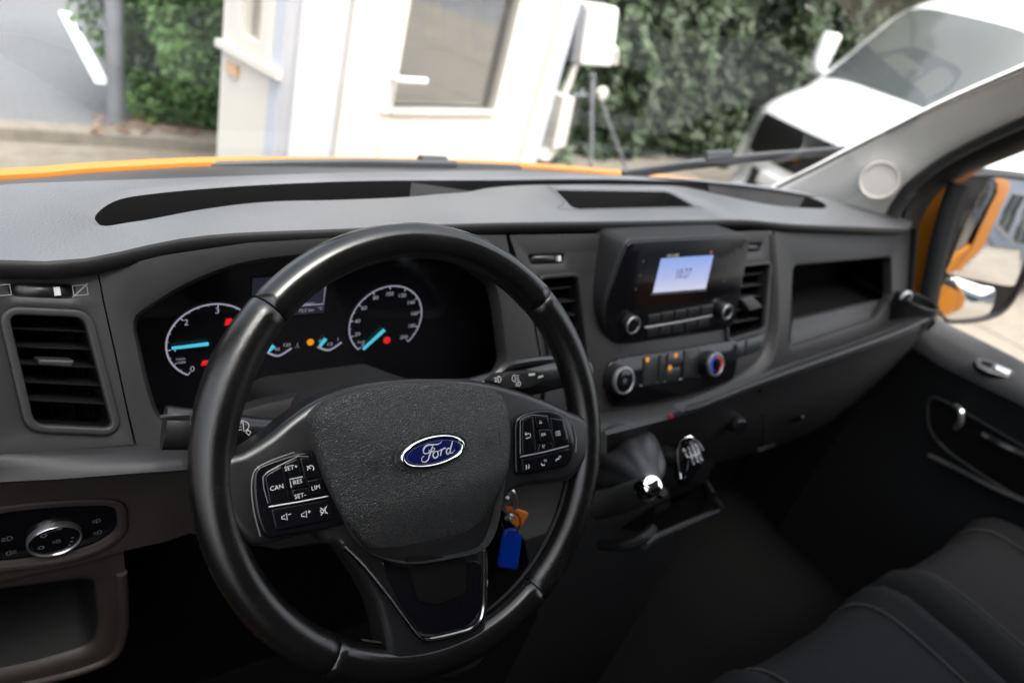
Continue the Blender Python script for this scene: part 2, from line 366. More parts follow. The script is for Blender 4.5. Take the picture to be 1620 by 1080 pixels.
def leaf_obj(name, data, m, parent, kind=None):
    vs, fs, tone = data; me = bpy.data.meshes.new(name); me.from_pydata(vs, [], fs); me.materials.append(m)
    a = me.attributes.new('tone', 'FLOAT', 'POINT'); a.data.foreach_set('value', tone)
    o = bpy.data.objects.new(name, me); col.objects.link(o)
    if parent: put(o, parent)
    if kind: o['kind'] = kind
    return o
def nz(x, y, z): return math.sin(x * 3.1 + 1.3 * math.sin(y * 2.3)) * math.sin(y * 2.9 + 1.7 * math.sin(z * 2.1)) * math.sin(z * 3.3 + x)

# conifer beside the kiosk
cbx, cby = .56, 4.95
t = thing('conifer', 'bright green bushy conifer between the lamp post and the white kiosk', 'tree', (cbx, cby, 0))
mb = MB(); mb.tube([(cbx, cby, -.05), (cbx + .03, cby, 1.2), (cbx, cby + .05, 3.6)], [.12, .09, .03]); obj('trunk', mb, M['bark'], t)
def fcon(rd):
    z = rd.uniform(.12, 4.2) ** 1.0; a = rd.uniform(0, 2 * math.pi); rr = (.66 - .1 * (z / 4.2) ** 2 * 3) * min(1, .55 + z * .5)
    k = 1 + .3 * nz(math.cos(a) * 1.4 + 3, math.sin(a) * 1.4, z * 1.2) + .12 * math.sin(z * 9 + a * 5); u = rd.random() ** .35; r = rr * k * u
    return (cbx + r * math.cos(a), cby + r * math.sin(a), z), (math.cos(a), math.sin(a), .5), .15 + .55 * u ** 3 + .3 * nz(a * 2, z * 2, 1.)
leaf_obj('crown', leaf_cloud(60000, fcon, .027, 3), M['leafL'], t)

# hedge behind the vans
HA, HB = V((1.7, 4.9)), V((13, 6.6))
t = thing('hedge', 'tall dull green conifer hedge behind the kiosk and the parked white van', 'hedge', (HA.x, HA.y, 0))
def fhed(rd):
    u = rd.random(); z = 4.8 * rd.random(); p = HA.lerp(HB, u); d = (HB - HA).normalized(); nn = V((d.y, -d.x))
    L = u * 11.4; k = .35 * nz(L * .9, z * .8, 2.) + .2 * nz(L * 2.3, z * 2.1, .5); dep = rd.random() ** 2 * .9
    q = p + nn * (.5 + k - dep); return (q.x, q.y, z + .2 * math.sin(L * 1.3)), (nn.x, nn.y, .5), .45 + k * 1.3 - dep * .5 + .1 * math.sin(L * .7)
for i in range(11):
    p = HA.lerp(HB, (i + .5) / 11); mb = MB(); mb.tube([(p.x, p.y, -.05), (p.x + .06, p.y, 2), (p.x, p.y + .1, 4.3)], [.11, .08, .02], 7); obj('trunk', mb, M['bark'], t)
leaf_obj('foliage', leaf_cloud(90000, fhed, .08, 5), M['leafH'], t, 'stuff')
# leaf litter round the post
def flit(rd):
    q = g(rd.uniform(150, 330), rd.uniform(205, 242)); return (q[0], q[1], .135), (0, 0, 3), rd.random()
leaf_obj('fallen_leaves', leaf_cloud(90, flit, .035, 9), M['litter'], None, 'stuff')

# lamp post
pb = g(185, 224); t = thing('lamp_post', 'grey galvanised post standing left of the green conifer', 'lamp post', (*pb, 0))
mb = MB(); mb.tube([(*pb, 0), (*pb, 3), (*pb, 7.5)], [.052, .048, .04], 16); obj('pole', mb, M['galv'], t)
pl = Plane((*pb, .1), (0, 0, 1)); mb = MB(); mb.lathe(pl, (0, 0), [(.062, -.1), (.062, -.02), (.056, .02), (.053, .05)], 16); obj('base_collar', mb, M['galv'], t)
mb = MB(); mb.tube([(*pb, 7.4), (pb[0], pb[1] + .4, 7.7), (pb[0], pb[1] + 1.2, 7.75)], .03, 8); mb.box((pb[0] - .12, pb[1] + 1., 7.68), (pb[0] + .12, pb[1] + 1.6, 7.8)); obj('lantern', mb, M['galv'], t)

# ------------------------------------------------------------------ white kiosk
kd = V((math.cos(R(14.7)), math.sin(R(14.7)), 0)); kn = V((kd.y, -kd.x, 0))
KF = Plane((.627, 2.128, 0), kn, kd)                      # front wall: u along the wall, v = height
kl = KF.uv(445, 100)[0]; kr = KF.uv(921, 0)[0]; KH = 2.75
ko = KF.p(kl, 0); KL = Plane(ko, -kd, -(-kn))             # left wall seen from the left, v = height
kt = thing('kiosk', 'white office kiosk with a glazed door ahead of the windscreen', 'kiosk', tuple(KF.p((kl + kr) / 2, 0)))
u0, u1 = KF.uv(541, 120)[0], KF.uv(868, 120)[0]
depth = KL.uv(347, 150)[0]; bd = 1.9; pd = abs(depth)
def kbox(ua, ub, va, vb, wa, wb): 
    mb = MB(); Mk = Matrix([[KF.U.x, KF.V.x, KF.N.x, KF.O.x], [KF.U.y, KF.V.y, KF.N.y, KF.O.y], [KF.U.z, KF.V.z, KF.N.z, KF.O.z], [0, 0, 0, 1]])
    mb.box((ua, va, wa), (ub, vb, wb), Mk); return mb
for a, b_ in ((kl, u0), (u1, kr)):
    obj('wall_panel', kbox(a, b_ - .002, .1, KH, -.06, 0), M['clad'], kt, 0)
obj('wall_panel', kbox(u0, u1, 2.28, KH, -.06, -.002), M['clad'], kt, 0)
obj('wall_panel', kbox(kr - .06, kr, .1, KH, -bd, -.062), M['clad'], kt, 0)
# left wall with a window
la = KL.uvs([(387, 0), (388, 52), (415, 70), (416, 0)]); wu0, wu1 = sorted((la[1][0], la[2][0])); wv = min(la[1][1], la[2][1])
def klbox(ua, ub, va, vb, wa, wb):
    mb = MB(); Mk = Matrix([[KL.U[i], KL.V[i], KL.N[i], KL.O[i]] for i in range(3)] + [[0, 0, 0, 1]]); mb.box((ua, va, wa), (ub, vb, wb), Mk); return mb
lo, hi = sorted((0, depth)); sg = 1
wins = (wu0 - .05, wu1 + .05, wv - .05, wv + .95)
obj('wall_panel', klbox(lo, hi, .1, wins[2], -.06, -.001), M['upvc'], kt, 0); obj('wall_panel', klbox(lo, hi, wins[3], KH, -.06, -.001), M['upvc'], kt, 0)
obj('wall_panel', klbox(lo, wins[0], wins[2], wins[3], -.06, -.001), M['upvc'], kt, 0); obj('wall_panel', klbox(wins[1], hi, wins[2], wins[3], -.06, -.001), M['upvc'], kt, 0)
mb = klbox(wins[0], wins[1], wins[2], wins[2] + .05, -.05, .012)
for a in ((wins[0], wins[0] + .05, wins[2] + .05, wins[3] - .05), (wins[1] - .05, wins[1], wins[2] + .05, wins[3] - .05), (wins[0], wins[1], wins[3] - .05, wins[3])):
    q = klbox(*a, -.05, .012); mb.add(q.v, q.f)
wf = obj('window', mb, M['upvc'], kt, 0); obj('pane', klbox(wins[0] + .05, wins[1] - .05, wins[2] + .05, wins[3] - .05, -.03, -.024), M['kglass'], wf, 0)
sv = KL.uv(395, 92)[1]
mb = klbox(lo - .01, hi + .012, sv - .014, sv + .012, .001, .022); obj('ledge', mb, M['upvc'], kt, 30)
q = KL.uvs([(362, 96), (378, 124)]); mb = klbox(min(q[0][0], q[1][0]), max(q[0][0], q[1][0]), min(q[0][1], q[1][1]), max(q[0][1], q[1][1]), .0, .012); obj('air_vent', mb, mat('brown_vent', (.5, .33, .2), .6), kt, 0)
# shell behind: floor, ceiling, back wall with a white window
mb = MB(); mb.loops([[KF.p(u, v, w_) for u, w_ in ((kl + .012, -pd), (kl + 1.02, -bd), (kl + 1.06, -bd), (kl + .06, -pd))] for v in (.1, KH)], True, True); obj('wall_panel', mb, M['clad'], kt, 0)

obj('floor', kbox(kl + .062, kr - .062, .1, .14, -pd, -.062), M['inner'], kt, 0)
obj('roof', kbox(kl - .08, kr + .08, KH, KH + .12, -pd - .08, .12), M['clad'], kt, 0)
mb = kbox(kl + 1.062, kr - .062, .1, KH - .002, -bd, -bd + .05); q = kbox(kl + 1.062, kr - .062, .1, .14, -bd + .052, -pd - .002); mb.add(q.v, q.f); mb.add(*(lambda q: (q.v, q.f))(kbox(kl + 1.0, kr + .05, KH, KH + .1, -bd - .05, -pd - .082))); obj('back_wall', mb, M['inner'], kt, 0)
mb = MB(); PI_ = Plane(KF.p(0, 0, -.55), kn, kd)
for q in ([(750, -60), (776, -60), (769, 99), (745, 96)], [(690, -60), (700, -60), (694, 60), (684, 60)]): mb.slab(PI_, PI_.uvs(q), -.05, 0, 0)
obj('inner_frame', mb, M['upvc'], kt, 0)
mb = MB(); mb.slab(PI_, PI_.uvs([(778, -60), (800, -60), (790, 104), (770, 101)]), -.04, -.02); obj('inner_pane', mb, vg, kt, 0)
mb = kbox(kl + 1.1, kl + 1.3, .14, .74, -bd + .1, -bd + .5); q = kbox(kl + 1.07, kl + 1.45, .741, .77, -bd + .06, -bd + .55); mb.add(q.v, q.f); obj('desk', mb, M['inner'], kt, 0)
# door leaf
gl = KF.uvs([(628, 20), (620, 172), (775, 178), (789, 20)]); ga, gb, gv = (gl[0][0] + gl[1][0]) / 2, gl[2][0] + .015, (gl[1][1] + gl[2][1]) / 2
fr = obj('door_frame', (lambda a: (a.add(*(lambda q: (q.v, q.f))(kbox(u1 - .07, u1 - .002, .1, 2.28, -.07, .02))), a.add(*(lambda q: (q.v, q.f))(kbox(u0 + .07, u1 - .07, 2.2, 2.28, -.07, .02))), a)[-1])(kbox(u0 + .002, u0 + .07, .1, 2.28, -.07, .02)), M['upvc'], kt, 0)
d0, d1 = u0 + .075, u1 - .075
mb = kbox(d0, ga, .13, 2.195, -.055, .008)
for a in ((gb, d1, .13, 2.195), (ga, gb, .13, gv), (ga, gb, 2.06, 2.195)):
    q = kbox(*a, -.055, .008); mb.add(q.v, q.f)
dr = obj('door', mb, M['upvc'], kt, 0)
obj('pane', kbox(ga, gb, gv, 2.06, -.03, -.022), M['kglass'], dr, 0)
obj('lower_panel', kbox(ga - .02, gb + .02, .3, gv - .12, .0085, .016), M['upvc'], dr, 0)
mb = MB()
for a in ((ga - .012, ga + .012, gv, 2.06), (gb - .012, gb + .012, gv, 2.06), (ga + .012, gb - .012, gv - .012, gv + .012)):
    q = kbox(*a, .0082, .02); mb.add(q.v, q.f)
obj('glazing_bead', mb, M['upvc'], dr, 0)
hu, hv = KF.uv(618, 118); hu2, hv2 = KF.uv(657, 119)
mb = kbox(hu - .03, hu + .012, hv - .14, hv + .08, .0085, .02); mb.tube([KF.p(hu - .01, hv, .02), KF.p(hu - .01, hv, .06), KF.p(hu + .01, hv, .065), KF.p(hu2, hv, .062)], .012, 10); obj('handle', mb, M['white'], dr)

# meter cabinet with conduit on the kiosk's far corner
t = thing('meter_box', 'white rounded equipment box on the right end of the kiosk', 'equipment box', tuple(KF.p(kr + .1, 1.2)))
KB = Plane(KF.p(0, 0, -.12), kn, kd)
bx = KB.uvs([(934, 9), (981, 13), (969, 107), (919, 104)])
mb = MB(); mb.slab(KB, rnd(bx, .03), -.10, .0, .015); obj('cabinet', mb, M['white'], t)
bq = KB.uvs([(924, 9), (934, 9), (919, 104), (912, 100)]); mb = MB(); mb.slab(KB, bq, -.12, -.03, 0); obj('bracket', mb, M['galv'], t)
mb = MB(); e = [KB.p(*KB.uv(*q), -.03) for q in ((960, 84), (972, 78), (980, 84), (979, 104))]; mb.tube(crv(e, 5), .02, 10); obj('cable_elbow', mb, M['upvc'], t)
mb = MB(); e = [KB.p(*KB.uv(*q), -.05) for q in ((922, 104), (914, 128), (904, 152))]; mb.tube(e, .02, 10); obj('conduit', mb, M['upvc'], t)
t = thing('junction_box', 'cream junction box low on the kiosk corner below the conduit', 'junction box', tuple(KF.p(kr + .05, .8)))
bx = KB.uvs([(893, 152), (911, 155), (895, 233), (874, 238)]); mb = MB(); mb.slab(KB, rnd(bx, .015), -.1, .0, .008); obj('cover', mb, M['upvc'], t); 
bq = KB.uvs([(878, 232), (892, 233), (872, 258), (862, 256)]); mb = MB(); mb.slab(KB, bq, -.08, -.02); obj('cable_gland', mb, M['upvc'], t)
# steel stand beside it
sp = Plane(KF.p(0, 0, -.9), kn, kd); t = thing('metal_stand', 'dark steel stand with thin legs in the gap behind the kiosk', 'stand', tuple(sp.p(*[sp.uv(948, 250)[0], 0])))
sv0 = lambda x, y, w_=0: sp.p(*sp.uv(x, y), w_)
def leg(a, b_, w_=0, w2=0):
    mb = MB(); A = sv0(*a, w_); B = sv0(*b_, w2); d = (B - A); B2 = A + d * (A.z / max(1e-3, A.z - B.z)); mb.tube([A, B2], .014, 8); obj('leg', mb, M['galv'], t)
leg((936, 125), (912, 240), 0, .15); leg((938, 150), (936, 250), -.1, -.3); leg((950, 160), (972, 250), 0, .1)
mb = MB(); mb.tube([sv0(905, 150), sv0(955, 152)], .012, 8); mb.tube([sv0(938, 118), sv0(938, 160)], .02, 8); obj('crossbar', mb, M['galv'], t)
mb = MB(); pq = Plane(sv0(946, 146, .05), kn, kd); mb.lathe(pq, (0, 0), [(.045, -.04), (.055, -.01), (.05, .01), (.03, .02)], 20); obj('lamp_head', mb, M['upvc'], t)

# ------------------------------------------------------------------ parked white van
NB = V((4.85, 2.95, 0)); vn = V((-.985, .174, 0)); vl = V((.174, .985, 0))      # nose direction, far side
t = thing('parked_van', 'white panel van parked nose out beside the hedge', 'van', tuple(NB - vn * 2.5))
def vp(f, s_, z): return NB + vn * f + vl * s_ + V((0, 0, z))
prof = [  # distance behind the nose, height, half width, how far the sides sweep back
 (.06, .34, .86, .30), (-.0, .42, .88, .30), (.0, .62, .90, .28), (-.01, .80, .92, .26), (-.03, .95, .92, .24), (-.08, 1.06, .91, .2), (-.22, 1.17, .90, .16), (-.42, 1.28, .88, .12), (-.62, 1.39, .86, .10),
 (-.83, 1.65, .83, .09), (-1.04, 1.92, .80, .08), (-1.22, 2.12, .78, .07), (-1.5, 2.30, .76, .07), (-2.1, 2.46, .76, .06), (-3.4, 2.56, .76, .03), (-5.6, 2.58, .76, 0), (-5.75, 2.4, .77, 0), (-5.8, 1.2, .97, 0), (-5.78, .4, .95, 0)]
NS = 18
def vrow(p):
    f, z, hw, sw = p; out = []
    for k in range(NS + 1):
        u = -1 + 2 * k / NS; e = abs(u) ** 3.2; out.append(vp(f - sw * e - .02 * u * u, math.copysign(hw * (1 - (1 - abs(u)) ** 1.0), u), z - .10 * abs(u) ** 4 * (1 if 1.0 < z else .2)))
    return out
pr = crv([p for p in prof], 3); rows = [vrow(p) for p in pr]
mb = MB(); mb.loops(rows, cyc=False)
# sides: drop from each roof/bonnet edge to the sill, bulging to full width
for sgn, idx in ((1, NS), (-1, 0)):
    L = []
    for r, p in zip(rows, pr):
        top = r[idx]; f = (top - NB).dot(vn); z0 = top.z; l = []
        for k in range(8):
            a = k / 7; z = z0 + (.36 - z0) * a; hw = min(.99, max(p[2], p[2] + (.99 - p[2]) * min(1, max(0, (z0 - z) / .8))))
            sw = (.99 - hw) * 0; l.append(vp(min(f, .0 - .12 - .0), sgn * hw, max(.36, z)) if k else top)
        L.append(l)
    mb.loops(L, cyc=False)
obj('body', mb, M['white'], t, 50)
def vpatch(f0, f1, u0_, u1_, lift, n=8):
    """patch riding just above the body skin, between two places of its profile"""
    L = []
    for i in range(n + 1):
        a = f0 + (f1 - f0) * i / n; k = int(a); p = V(pr[k]).lerp(V(pr[min(k + 1, len(pr) - 1)]), a - k) if isinstance(pr[k], V) else pr[k]
        r = vrow(p); l = []
        for j in range(n * 2 + 1):
            u = (u0_(i / n) if callable(u0_) else u0_) + ((u1_(i / n) if callable(u1_) else u1_) - (u0_(i / n) if callable(u0_) else u0_)) * j / (2 * n); x = (u + 1) / 2 * NS; m = min(int(x), NS - 1); l.append(r[m].lerp(r[m + 1], x - m))
        L.append(l)
    nrm = (vn * .7 + V((0, 0, .7))).normalized() if lift > 0 else V((0, 0, 0))
    mb = MB(); mb.loops([[q + vn * abs(lift) + V((0, 0, abs(lift) * .6)) for q in l] for l in L], cyc=False); return mb
ws = obj('windscreen', vpatch(24.6, 33.6, lambda a: -.86 + .0 * a, lambda a: .86, .008), vg, t, 60)
# dash top and seats read dimly through the glass: a pale sheet and a sun visor behind it
obj('grille', vpatch(6.6, 13.2, lambda a: -.70, lambda a: .70, .012), M['dark'], t, 60)
obj('lower_grille', vpatch(2.0, 5.0, -.5, .5, .012), M['dark'], t, 60)
for s_ in (-1, 1):
    obj('headlight', vpatch(8.2, 14.6, lambda a, s_=s_: (.72 if s_ > 0 else -.99), lambda a, s_=s_: .99 if s_ > 0 else -.72, .02), M['lamp'], t, 60)
    mb = MB(); q = vp(-1.0, s_ * 1.0, 1.5); mb.tube([vp(-1.02, s_ * .9, 1.38), vp(-1.0, s_ * 1.06, 1.42)], .03, 8); arm = obj('mirror_arm', mb, M['white'], t)
    Pm = Plane(vp(-.98, s_ * 1.13, 1.56), vn, -vl * 1); mb = MB(); mb.dome(Pm, rnd([(-.09, -.2), (.09, -.2), (.1, .2), (-.07, .2)], .05), -.08, .0, .05, edge=.02); obj('mirror_housing', mb, M['white'], arm)
for f in (-1.05, -4.6):
    for s_ in (-1, 1):
        Pw = Plane(vp(f, s_ * .99, .34), vl * s_, vn); mb = MB(); mb.lathe(Pw, (0, 0), [(.2, -.2), (.33, -.2), (.345, -.17), (.345, -.02), (.33, .012), (.24, .012)], 28); wh = obj('wheel', mb, M['tyre'], t)
        mb = MB(); mb.lathe(Pw, (0, 0), [(.235, .0), (.225, .014), (.2, .0), (.12, .0), (.08, .02), (.04, .02)], 24); obj('rim', mb, M['galv'], wh)
plt = Plane(vp(.02, 0, .52), vn, -vl); mb = MB(); mb.slab(plt, rnd([(-.26, -.055), (.26, -.055), (.26, .055), (-.26, .055)], .01), -.05, .035, .003); obj('number_plate', mb, M['white'], t)
# side window and door seam that face us
for a, b_, z0, z1 in ((-1.55, -2.35, 1.42, 2.0),):
    Ps = Plane(vp(0, -.995, 0), -vl, -vn); mb = MB(); mb.slab(Ps, rnd([(-a, z0), (-b_, z0), (-b_, z1), (-a + .35, z1)], .05), -.02, .0, .004); obj('side_window', mb, vg, t)

# building across the yard, which the door mirror shows
t = thing('workshop', 'grey flat roofed building with white window frames across the yard', 'building', (6, -16, 0))
mb = MB(); mb.box((0, -20, -.1), (20, -15, 4.4)); wl = obj('wall', mb, M['clad'], t, 0)
mb = MB(); mb.box((-.2, -20.2, 4.4), (20.2, -14.8, 4.65)); obj('roof', mb, M['galv'], t, 0)
for i in range(7):
    x = 1 + i * 2.6; mb = MB()
    for a in ((0, .1, .4, 2.9), (2.0, 2.1, .4, 2.9), (1.0, 1.08, .5, 2.8), (.1, 2.0, .4, .5), (.1, 2.0, 2.8, 2.9)): mb.box((x + a[0], -15, a[2]), (x + a[1], -14.92, a[3]))
    wf = obj('window', mb, M['upvc'], t, 0); mb = MB(); mb.box((x + .1, -15, .5), (x + 2., -14.97, 2.8)); obj('pane', mb, vg, wf, 0)

# ------------------------------------------------------------------ the orange van we sit in: shell
vt = thing('orange_van', 'orange van body around the cab with bonnet, windscreen and pale pillar trim', 'van', (0, 0, 0))
PZ = 1.45
# bonnet
top = [(-60, 282), (0, 267), (60, 264), (110, 259), (200, 254), (350, 248), (540, 248.5), (700, 252), (820, 256), (1000, 271), (1090, 281), (1180, 294), (1290, 312)]
zb = 1.375
b1 = [at(x, y, 'z', zb) for x, y in top]; b1 = res(crv(b1, 5), 40)
b0 = [q + V((0, -.06, -.03)) for q in b1]
L = [[q + V((0, -.012, -.013)) for q in b1], [q + V((0, -.010, -.004)) for q in b1], b1, [q + V((0, .05, -.022)) for q in b1], [V((q.x * .99, q.y + .25, zb - .12)) for q in b1], [V((q.x * .97, 1.12, zb - .25)) for q in b1], [V((q.x * .93, 1.33, zb - .42)) for q in b1], [V((q.x * .92, 1.38, .45)) for q in b1]]
mb = MB(); mb.loops(L, cyc=False); obj('bonnet', mb, M['orange'], vt, 40)
# front wing and flank on the passenger side, and the one on the driver's
for s_, x0 in ((1, .955), (-1, -.93)):
    mb = MB(); S = []
    for y, z1, xo in ((1.3, 1.0, -.1), (1.0, 1.25, -.03), (.62, 1.37, 0), (.40, 1.45, .0)):
        S.append([V((s_ * (abs(x0) + xo - .07), y, z1 + .01)), V((s_ * (abs(x0) + xo - .02), y, z1 - .01)), V((s_ * (abs(x0) + xo), y, z1 - .06)), V((s_ * (abs(x0) + xo + .02), y, 1.0)), V((s_ * (abs(x0) + xo), y, .5))])
    mb.loops(S, cyc=False); obj('front_wing', mb, M['orange'], vt, 40)
# cowl panel between windscreen and bonnet
wb_px = [(-60, 300), (0, 289.5), (200, 282), (360, 276.5), (540, 271), (720, 268), (800, 268.5), (1000, 276), (1180, 290), (1262, 300), (1330, 320)]
wb = res(crv([at(x, y, 'z', PZ - .012) for x, y in wb_px], 6), 40)
mb = MB(); mb.loops([[q + V((0, -.03, -.03)) for q in wb], [q + V((0, .012, -.012)) for q in wb], [q.lerp(b, .35) + V((0, 0, -.008)) for q, b in zip(wb, b1)], [q.lerp(b, .7) + V((0, 0, -.010)) for q, b in zip(wb, b1)], [q + V((0, -.014, -.008)) for q in b1], [q + V((0, -.006, -.14)) for q in b1]], cyc=False)
obj('cowl', mb, M['wipe'], vt, 40)
# windscreen
def wsp(q, a): 
    x = q.x * (1 - .11 * a); return V((x, q.y - .66 * a - .05 * a * (1 - a), PZ - .012 + .70 * a + .035 * math.sin(math.pi * a)))
LW = [[wsp(q, a / 10) for q in wb] for a in range(11)]
mb = MB(); mb.loops(LW, cyc=False); obj('windscreen', mb, M['glass'], vt, 80)
mb = MB(); mb.loops([[q + V((0, -.003, -.002)) for q in LW[0]], [q.lerp(q2, .008) + V((0, -.003, -.003)) for q, q2 in zip(LW[0], LW[1])]], cyc=False); obj('windscreen_band', mb, M['black'], vt)
# roof, headlining, rear wall, floor
rf = LW[-1]; mb = MB(); mb.loops([rf, [q + V((0, -.15, .06)) for q in rf], [V((q.x * 1.05, -1.4, 2.3)) for q in rf]], cyc=False); mb.box((-.95, -1.5, 2.31), (.95, -.9, 2.36)); obj('roof', mb, M['orange'], vt)
mb = MB(); mb.loops([[q + V((0, -.01, -.015)) for q in rf], [V((q.x * 1.04, -1.38, 2.2)) for q in rf]], cyc=False); obj('headlining', mb, M['head'], vt)
mb = MB(); mb.box((-.92, -1.42, .5), (.92, -1.38, 2.22)); obj('rear_panel', mb, M['dark'], vt, 0)
mb = MB(); mb.box((-.93, -1.4, .56), (.93, .62, .60)); obj('floor', mb, M['carpet'], vt, 0)
mb = MB(); mb.box((-.90, .60, .5), (.90, .64, 1.27)); obj('bulkhead', mb, M['black'], vt, 0)
# flank behind the passenger door (in the door mirror) and door posts
mb = MB(); S = [[V((.955 + dx, y, z)) for dx, z in ((0, .45), (.02, .9), (.02, 1.3), (-.0, 1.6), (-.06, 2.2), (-.12, 2.36))] for y in (-.95, -1.5, -3.5, -4.6)]; mb.loops(S, cyc=False); obj('side_panel', mb, M['flank'], vt, 40)
mb = MB(); S = [[V((-.955 - dx, y, z)) for dx, z in ((0, .45), (.02, .9), (.02, 1.3), (-.0, 1.6), (-.06, 2.2), (-.12, 2.36))] for y in (-.95, -1.5, -4.6)]; mb.loops(S, cyc=False); obj('side_panel', mb, M['flank'], vt, 40)
mb = MB(); mb.box((.86, -1.38, .5), (.93, -.93, 2.2)); obj('door_post', mb, M['dark'], vt, 0)
mb = MB(); mb.box((-.93, -1.38, .5), (-.86, -.93, 2.2)); obj('door_post', mb, M['dark'], vt, 0)
# driver's side: windscreen pillar, sill and the open door's shut face
mb = MB(); mb.tube(crv([V((-.84, .44, 1.42)), V((-.83, .2, 1.66)), V((-.80, -.1, 1.98)), V((-.78, -.3, 2.15)), V((-.78, -1.38, 2.2))], 4), .05, 10); obj('pillar_trim', mb, M['pillar'], vt)
mb = MB(); mb.box((-.95, -.95, .5), (-.86, .62, .66)); obj('sill', mb, M['orange'], vt, 0)
mb = MB(); mb.box((.905, -.05, .5), (.925, .6, 1.21)); obj('kick_panel', mb, M['dark'], vt, 0)
mb = MB(); mb.box((-.93, .36, .5), (-.86, .60, 1.42)); obj('door_post', mb, M['orange'], vt, 0)
# passenger A pillar trim with its grille
PX = .80
up = [at(x, y, 'x', PX - .03 - .03 * i / 5) for i, (x, y) in enumerate([(1222, 303), (1290, 270), (1350, 239), (1420, 204), (1500, 164), (1620, 112), (1760, 52), (2100, -90)])]
lo_ = [at(x, y, 'x', PX + .05 - .02 * i / 5) for i, (x, y) in enumerate([(1404, 352), (1412, 334), (1424, 312), (1444, 286), (1505, 240), (1620, 184), (1760, 128), (2100, -10)])]
up = res(crv(up, 5), 30); lo_ = res(crv(lo_, 5), 30)
L = []
for i, (a, b_) in enumerate(zip(up, lo_)):
    m = a.lerp(b_, .5); h = V((-.75, .5, .45)).normalized(); wd = (a - b_).length
    l = [a + V((.03, .03, -.0))]
    for k in range(9):
        s_ = k / 8; l.append(a.lerp(b_, s_) + h * (.03 * math.sin(math.pi * s_) ** .8))
    l.append(b_ + V((.05, -.0, 0))); L.append(l)
mb = MB(); mb.loops(L, cyc=False); pt = obj('pillar_trim', mb, M['pillar'], vt, 60)
mb = MB(); mb.tube([q + V((.004, .004, .002)) for q in up], .005, 8); obj('windscreen_seal', mb, M['rubber'], vt)
tc_ = at(1391, 286, 'x', PX - .02); hn = V((-1, -.45, .15)).normalized(); Pt = Plane(tc_ + hn * .012, hn, (0, 1, 0)); mb = MB()
mb.lathe(Pt, (0, 0), [(.040, -.03), (.040, .0), (.037, .005), (.033, .004), (.032, .0015), (.02, .003), (.008, .0035)], 36); obj('tweeter_cover', mb, mat('tweeter', (.55, .51, .47), .8, bump=('noise', 900, .6)), pt)
# black rubber seal of the door opening
sl_ = [(1404, 352), (1410, 334), (1424, 310), (1448, 282), (1510, 238), (1620, 186), (1780, 122), (2100, -5)]
sp_ = [at(x + 3, y + 4, 'x', PX + .045) for x, y in sl_]; mb = MB(); mb.tube(crv([at(1400, 400, 'x', PX + .045)] + sp_, 5), .014, 8); obj('door_seal', mb, M['rubber'], vt)
# painted outer face of the windscreen pillar, seen through the door window
oa = [at(x, y, 'x', .985) for x, y in ((1540, 240), (1500, 268), (1462, 302), (1440, 345), (1432, 400), (1430, 480))]; ob_ = [at(x, y, 'x', .985) for x, y in ((1560, 262), (1520, 292), (1500, 330), (1486, 375), (1476, 425), (1468, 490))]
oa, ob_ = res(crv(oa, 5), 24), res(crv(ob_, 5), 24); mb = MB(); mb.loops([[q + V((-.03, .03, 0)) for q in oa], oa, [a.lerp(b_, .5) + V((.008, 0, 0)) for a, b_ in zip(oa, ob_)], ob_, [q + V((-.03, -.01, 0)) for q in ob_]], cyc=False); obj('pillar_panel', mb, M['orange'], vt, 60)
# wipers on the windscreen
WP = Plane(wb[20], (0, -.70, .72)); WP = Plane(V((.0, .52, PZ)), (0, .73, .69))
def wiper(label, blade, arm, spoiler, w0):
    t = thing('windscreen_wiper', label, 'wiper', tuple(WP.at(*arm[0], w0)))
    mb = MB(); mb.tube([WP.at(x, y, w0 + .02) for x, y in blade], .007, 8, flat=1.6); obj('blade', mb, M['wipe'], t)
    mb = MB(); mb.tube([WP.at(x, y, w0 + .035) for x, y in arm], [.012] + [.009] * (len(arm) - 1), 8); obj('arm', mb, M['wipe'], t)
    mb = MB(); mb.tube([WP.at(x, y, w0 + .032) for x, y in spoiler], .013, 8); obj('hinge_block', mb, M['wipe'], t)
wiper('black wiper lying up the glass on the passenger side by the pillar', [(985, 276), (1080, 262), (1200, 249), (1335, 238)], [(1000, 276), (1060, 264), (1150, 252)], [(1114, 248), (1154, 245)], .0)
wiper('black wiper parked flat along the base of the windscreen', [(300, 268), (460, 263), (570, 261.5), (720, 264)], [(820, 270), (690, 263), (600, 262)], [(664, 257.5), (704, 259)], .0)

# ------------------------------------------------------------------ dashboard
dt = thing('dashboard', 'dark grey dashboard across the whole cab under the windscreen', 'dashboard', (0, .2, 1.3))
TL = R(27)
F = Plane((0, .25, 1.43), (0, -math.cos(TL), math.sin(TL)))
yaw = R(5.7); G = Plane((-.1, .258, 1.43), (math.sin(yaw) * math.cos(TL), -math.cos(yaw) * math.cos(TL), math.sin(TL)), (math.cos(yaw), math.sin(yaw), 0))
TOP = Plane((0, 0, PZ), (0, 0, 1))
